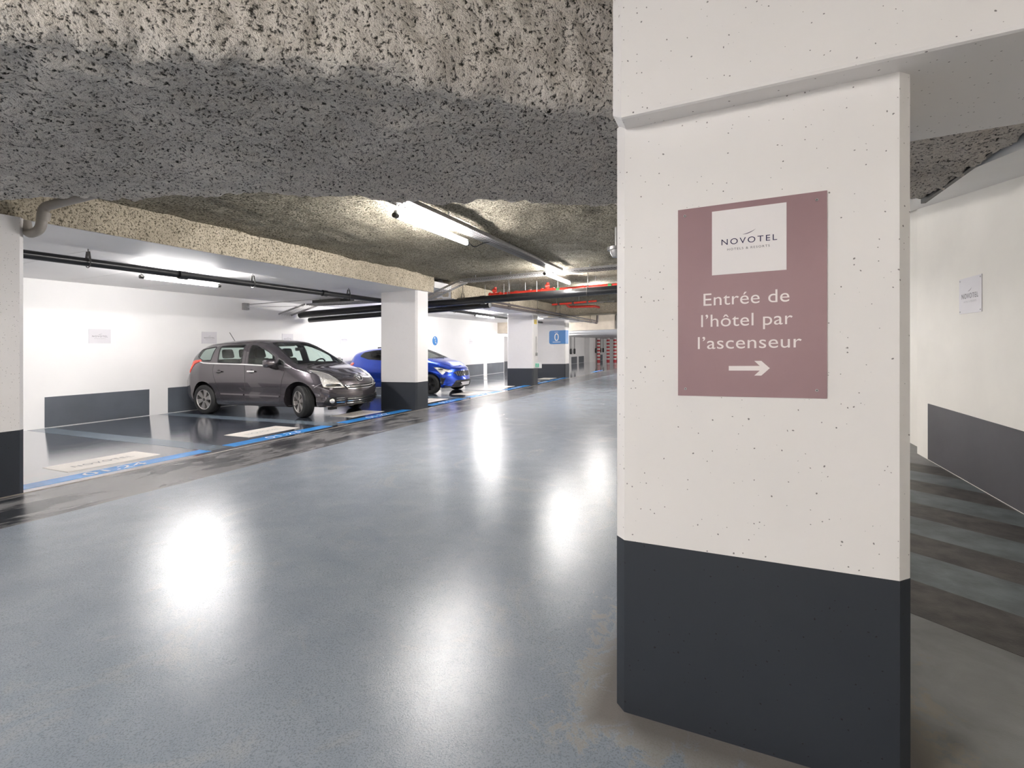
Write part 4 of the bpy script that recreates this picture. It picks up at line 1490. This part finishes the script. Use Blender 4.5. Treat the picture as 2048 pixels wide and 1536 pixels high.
car.ribbon('badge_rim', [bd[6], bd[5], bd[4], bd[3], bd[2], bd[1]], fr, .014, M['chrome'], .020, b)
lion = [(.03, .785), (.0, .79), (-.03, .775), (-.02, .762), (-.05, .765), (-.06, .752), (-.015, .745), (-.03, .73), (-.055, .725), (-.045, .712), (-.01, .72), (0, .70), (.03, .70), (.02, .725), (.045, .75)]
car.patch('emblem', lion, fr, M['chrome'], .020, b, step=.04)
tp = car.ray_top()
for sg in (-1, 1):
    car.ribbon('bonnet_seam', [(1.22, sg * .70), (1.45, sg * .68), (1.62, sg * .62), (1.78, sg * .52), (1.89, sg * .43)], tp, .007, M['black'], .001)
    car.ribbon('roof_rail_strip', [(.25, sg * .60), (-.3, sg * .635), (-1.2, sg * .625), (-1.6, sg * .59)], tp, .012, M['black'], .002)
    mirror(r1, C1, M['paint_grey'], sg)
    w = MB(False).tube([(1.11, sg * .10 - .35, 1.05), (1.06, sg * .10 + .05, 1.082), (1.05, sg * .10 + .35, 1.087)], .010, 6).build('wiper', M['black'], r1, True)
MB(False).tube([(-1.42, 0, 1.55), (-1.44, 0, 1.585)], .018, 8).build('aerial_base', M['black'], r1, True)
MB(False).tube([(-1.44, 0, 1.58), (-1.61, 0, 1.80)], .006, 6).build('aerial', M['black'], r1, True)
MB(False).box(1.72, 1.82, -.60, -.45, .14, .22).build('underbody_flap', M['black'], r1)
wheels(r1, C1, 6, M['alloy'], R(-22))
cabin(r1, C1)
MB(False).box(.05, .40, -.30, -.05, 1.44, 1.50).build('roof_console', M['trim_dark'], r1)
soft_box('rear_view_mirror', (.04, .22, .07), (.46, 0, 1.37), M['black'], r1, .02)

# ---- blue hatchback
C2 = dict(
    xr=-1.95, xf=1.72, tum=.34, bow=2.4, smooth=.05,
    zb=[(-2.0, .28), (-1.7, .22), (-1.0, .18), (1.2, .17), (1.72, .19)],
    w=[(-2.0, .72), (-1.95, .76), (-1.7, .85), (-1.36, .888), (-1.0, .885), (0, .875), (.9, .885), (1.22, .89), (1.45, .865), (1.6, .82), (1.72, .745)],
    zbelt=[(-2.0, .88), (-1.95, .93), (-1.75, 1.02), (-1.5, 1.06), (-1.1, 1.05), (-.7, 1.02), (.3, .985), (.9, .96), (1.2, .91), (1.45, .845), (1.6, .77), (1.72, .685)],
    wb=[(-2.0, .60), (-1.95, .66), (-1.7, .77), (-1.36, .82), (-1.0, .815), (0, .82), (.9, .825), (1.2, .80), (1.5, .745), (1.72, .65)],
    ztop=[(-2.0, .98), (-1.95, 1.10), (-1.85, 1.25), (-1.75, 1.315), (-1.6, 1.35), (-1.3, 1.40), (-.9, 1.43), (-.4, 1.44), (0, 1.43), (.3, 1.385), (.6, 1.275), (.9, 1.14), (1.08, 1.06), (1.2, 1.035), (1.45, .985), (1.6, .915), (1.72, .83)],
    n=[(-2.0, 3.0), (-1.5, 4.2), (0, 4.8), (.6, 4.2), (1.0, 3.4), (1.2, 2.8), (1.72, 2.5)],
    nose=[(.15, 1.89), (.25, 1.965), (.36, 1.985), (.48, 1.945), (.56, 1.915), (.66, 1.905), (.76, 1.87), (.83, 1.78)],
    tail=[(.2, -2.0), (.45, -2.07), (.7, -2.06), (.95, -2.03), (1.1, -1.98)],
    arches=[(1.22, .315, .352), (-1.36, .315, .352)], wheel_r=.302, wheel_w=.20, track=.775,
    seat1=.0, seat2=-.80, seat_z=.48, dash=(.80, 0, .86), wheel_pos=(.50, .90), mirror=(.62, .96, 1.0))
r2 = car_root('hatchback', 'bright blue hatchback half hidden behind the middle pillar', (-9.377, 12.647), R(2), 1.0)
car = Car(C2, r2, M['paint_blue'])
win2 = {'rear_window': [(-1.42, 1.17), (-1.30, 1.285), (-.97, 1.345), (-.62, 1.36), (-.58, 1.04), (-1.09, 1.08)],
        'front_window': [(-.50, 1.04), (-.54, 1.36), (-.10, 1.355), (.20, 1.29), (.55, 1.14), (.74, 1.02)]}
for sg in (-1, 1):
    for nm, poly in win2.items():
        car.window(nm, poly, (0, 2), SIDE(sg), M['dark_glass'], .03)
ws = [(-.68, 1.07), (-.50, 1.375), (.50, 1.375), (.68, 1.07)]
car.window('windscreen', ws, (1, 2), lambda fc: fc.calc_center_median().x > .1 and fc.normal.z > .1, M['glass'], .05)
car.window('tailgate_window', [(-.52, 1.08), (-.46, 1.30), (.46, 1.30), (.52, 1.08)], (1, 2), lambda fc: fc.calc_center_median().x < -1.4 and fc.normal.x < -.2, M['dark_glass'], .05)
car.finish()
for sg in (-1, 1):
    sd = car.ray_side(sg)
    for poly in win2.values():
        car.ribbon('window_seal', rounded(poly, .03), sd, .022, M['black'], .002, closed=True)
    car.ribbon('door_seam', [(.86, .95), (.84, .7), (.80, .45), (.78, .22)], sd, .007, M['black'], .001)
    car.ribbon('door_seam', [(-.54, 1.03), (-.56, .7), (-.6, .25), (.75, .22)], sd, .007, M['black'], .001)
    dg = car.ray_diag(sg)
    hl = [(.368, .81), (.502, .795), (.70, .748), (.91, .70), (.90, .655), (.811, .641), (.70, .672), (.60, .58), (.56, .60), (.478, .69)]
    hd = car.patch('headlight', hl, dg, M['lamp_silver'], .010, step=.04)
    car.ribbon('lens_edge', [hl[0], hl[1], hl[2], hl[3]], dg, .014, M['black'], .014, hd)
    car.patch('lamp_housing', [(.46, .765), (.60, .755), (.72, .715), (.66, .69), (.52, .71)], dg, M['black'], .014, hd, step=.05)
    vt = car.patch('air_vent', [(.529, .506), (.672, .478), (.60, .285), (.515, .289)], dg, M['black'], .010, step=.025)
    car.ribbon('light_blade', [(.535, .47), (.545, .32)], dg, .012, M['chrome'], .018, vt)
    mirror(r2, C2, M['paint_blue'], sg)
    car.patch('tail_light', [(-1.93, .94), (-1.80, .98), (-1.66, .965), (-1.68, .90), (-1.82, .84), (-1.92, .85)], sd, M['red_lens'], .008, step=.05)
fr = car.ray_front()
g = car.patch('grille', [(-.50, .64), (-.30, .668), (.30, .668), (.50, .64), (.33, .515), (-.33, .515)], fr, M['black'], .010)
for k in range(9):
    y = -.40 + .10 * k
    if abs(y) > .07:
        car.ribbon('grille_bar', [(y, .645), (y * .9, .53)], fr, .012, M['steel'], .018, g)
for k in (-1, 1):
    car.ribbon('badge', [(0, .69), (k * .045, .60), (0, .51)], fr, .020, M['chrome'], .022)
lg = car.patch('lower_grille', [(-.46, .395), (.46, .395), (.58, .225), (-.58, .225)], fr, M['black'], .010, r=.03)
car.patch('number_plate', [(-.26, .345), (.26, .345), (.26, .235), (-.26, .235)], fr, M['sign_pale'], .022, step=.08)
for z in (.37, .345):
    car.ribbon('grille_bar', [(-.45, z), (.45, z)], fr, .010, M['dark_steel'], .018, lg)
car.ribbon('bumper_lip', [(-.75, .235), (-.55, .205), (.55, .205), (.75, .235)], fr, .03, M['dark_steel'], .012)
tp = car.ray_top()
for sg in (-1, 1):
    car.ribbon('bonnet_seam', [(1.15, sg * .70), (1.4, sg * .66), (1.6, sg * .55), (1.71, sg * .42)], tp, .007, M['black'], .001)
    MB(False).tube([(1.06, sg * .1 - .32, 1.085), (1.0, sg * .1 + .3, 1.12)], .010, 6).build('wiper', M['black'], r2, True)
soft_box('aerial', (.16, .05, .06), (-1.25, 0, 1.43), M['black'], r2, .018)
wheels(r2, C2, 5, M['dark_alloy'], 0)
cabin(r2, C2)
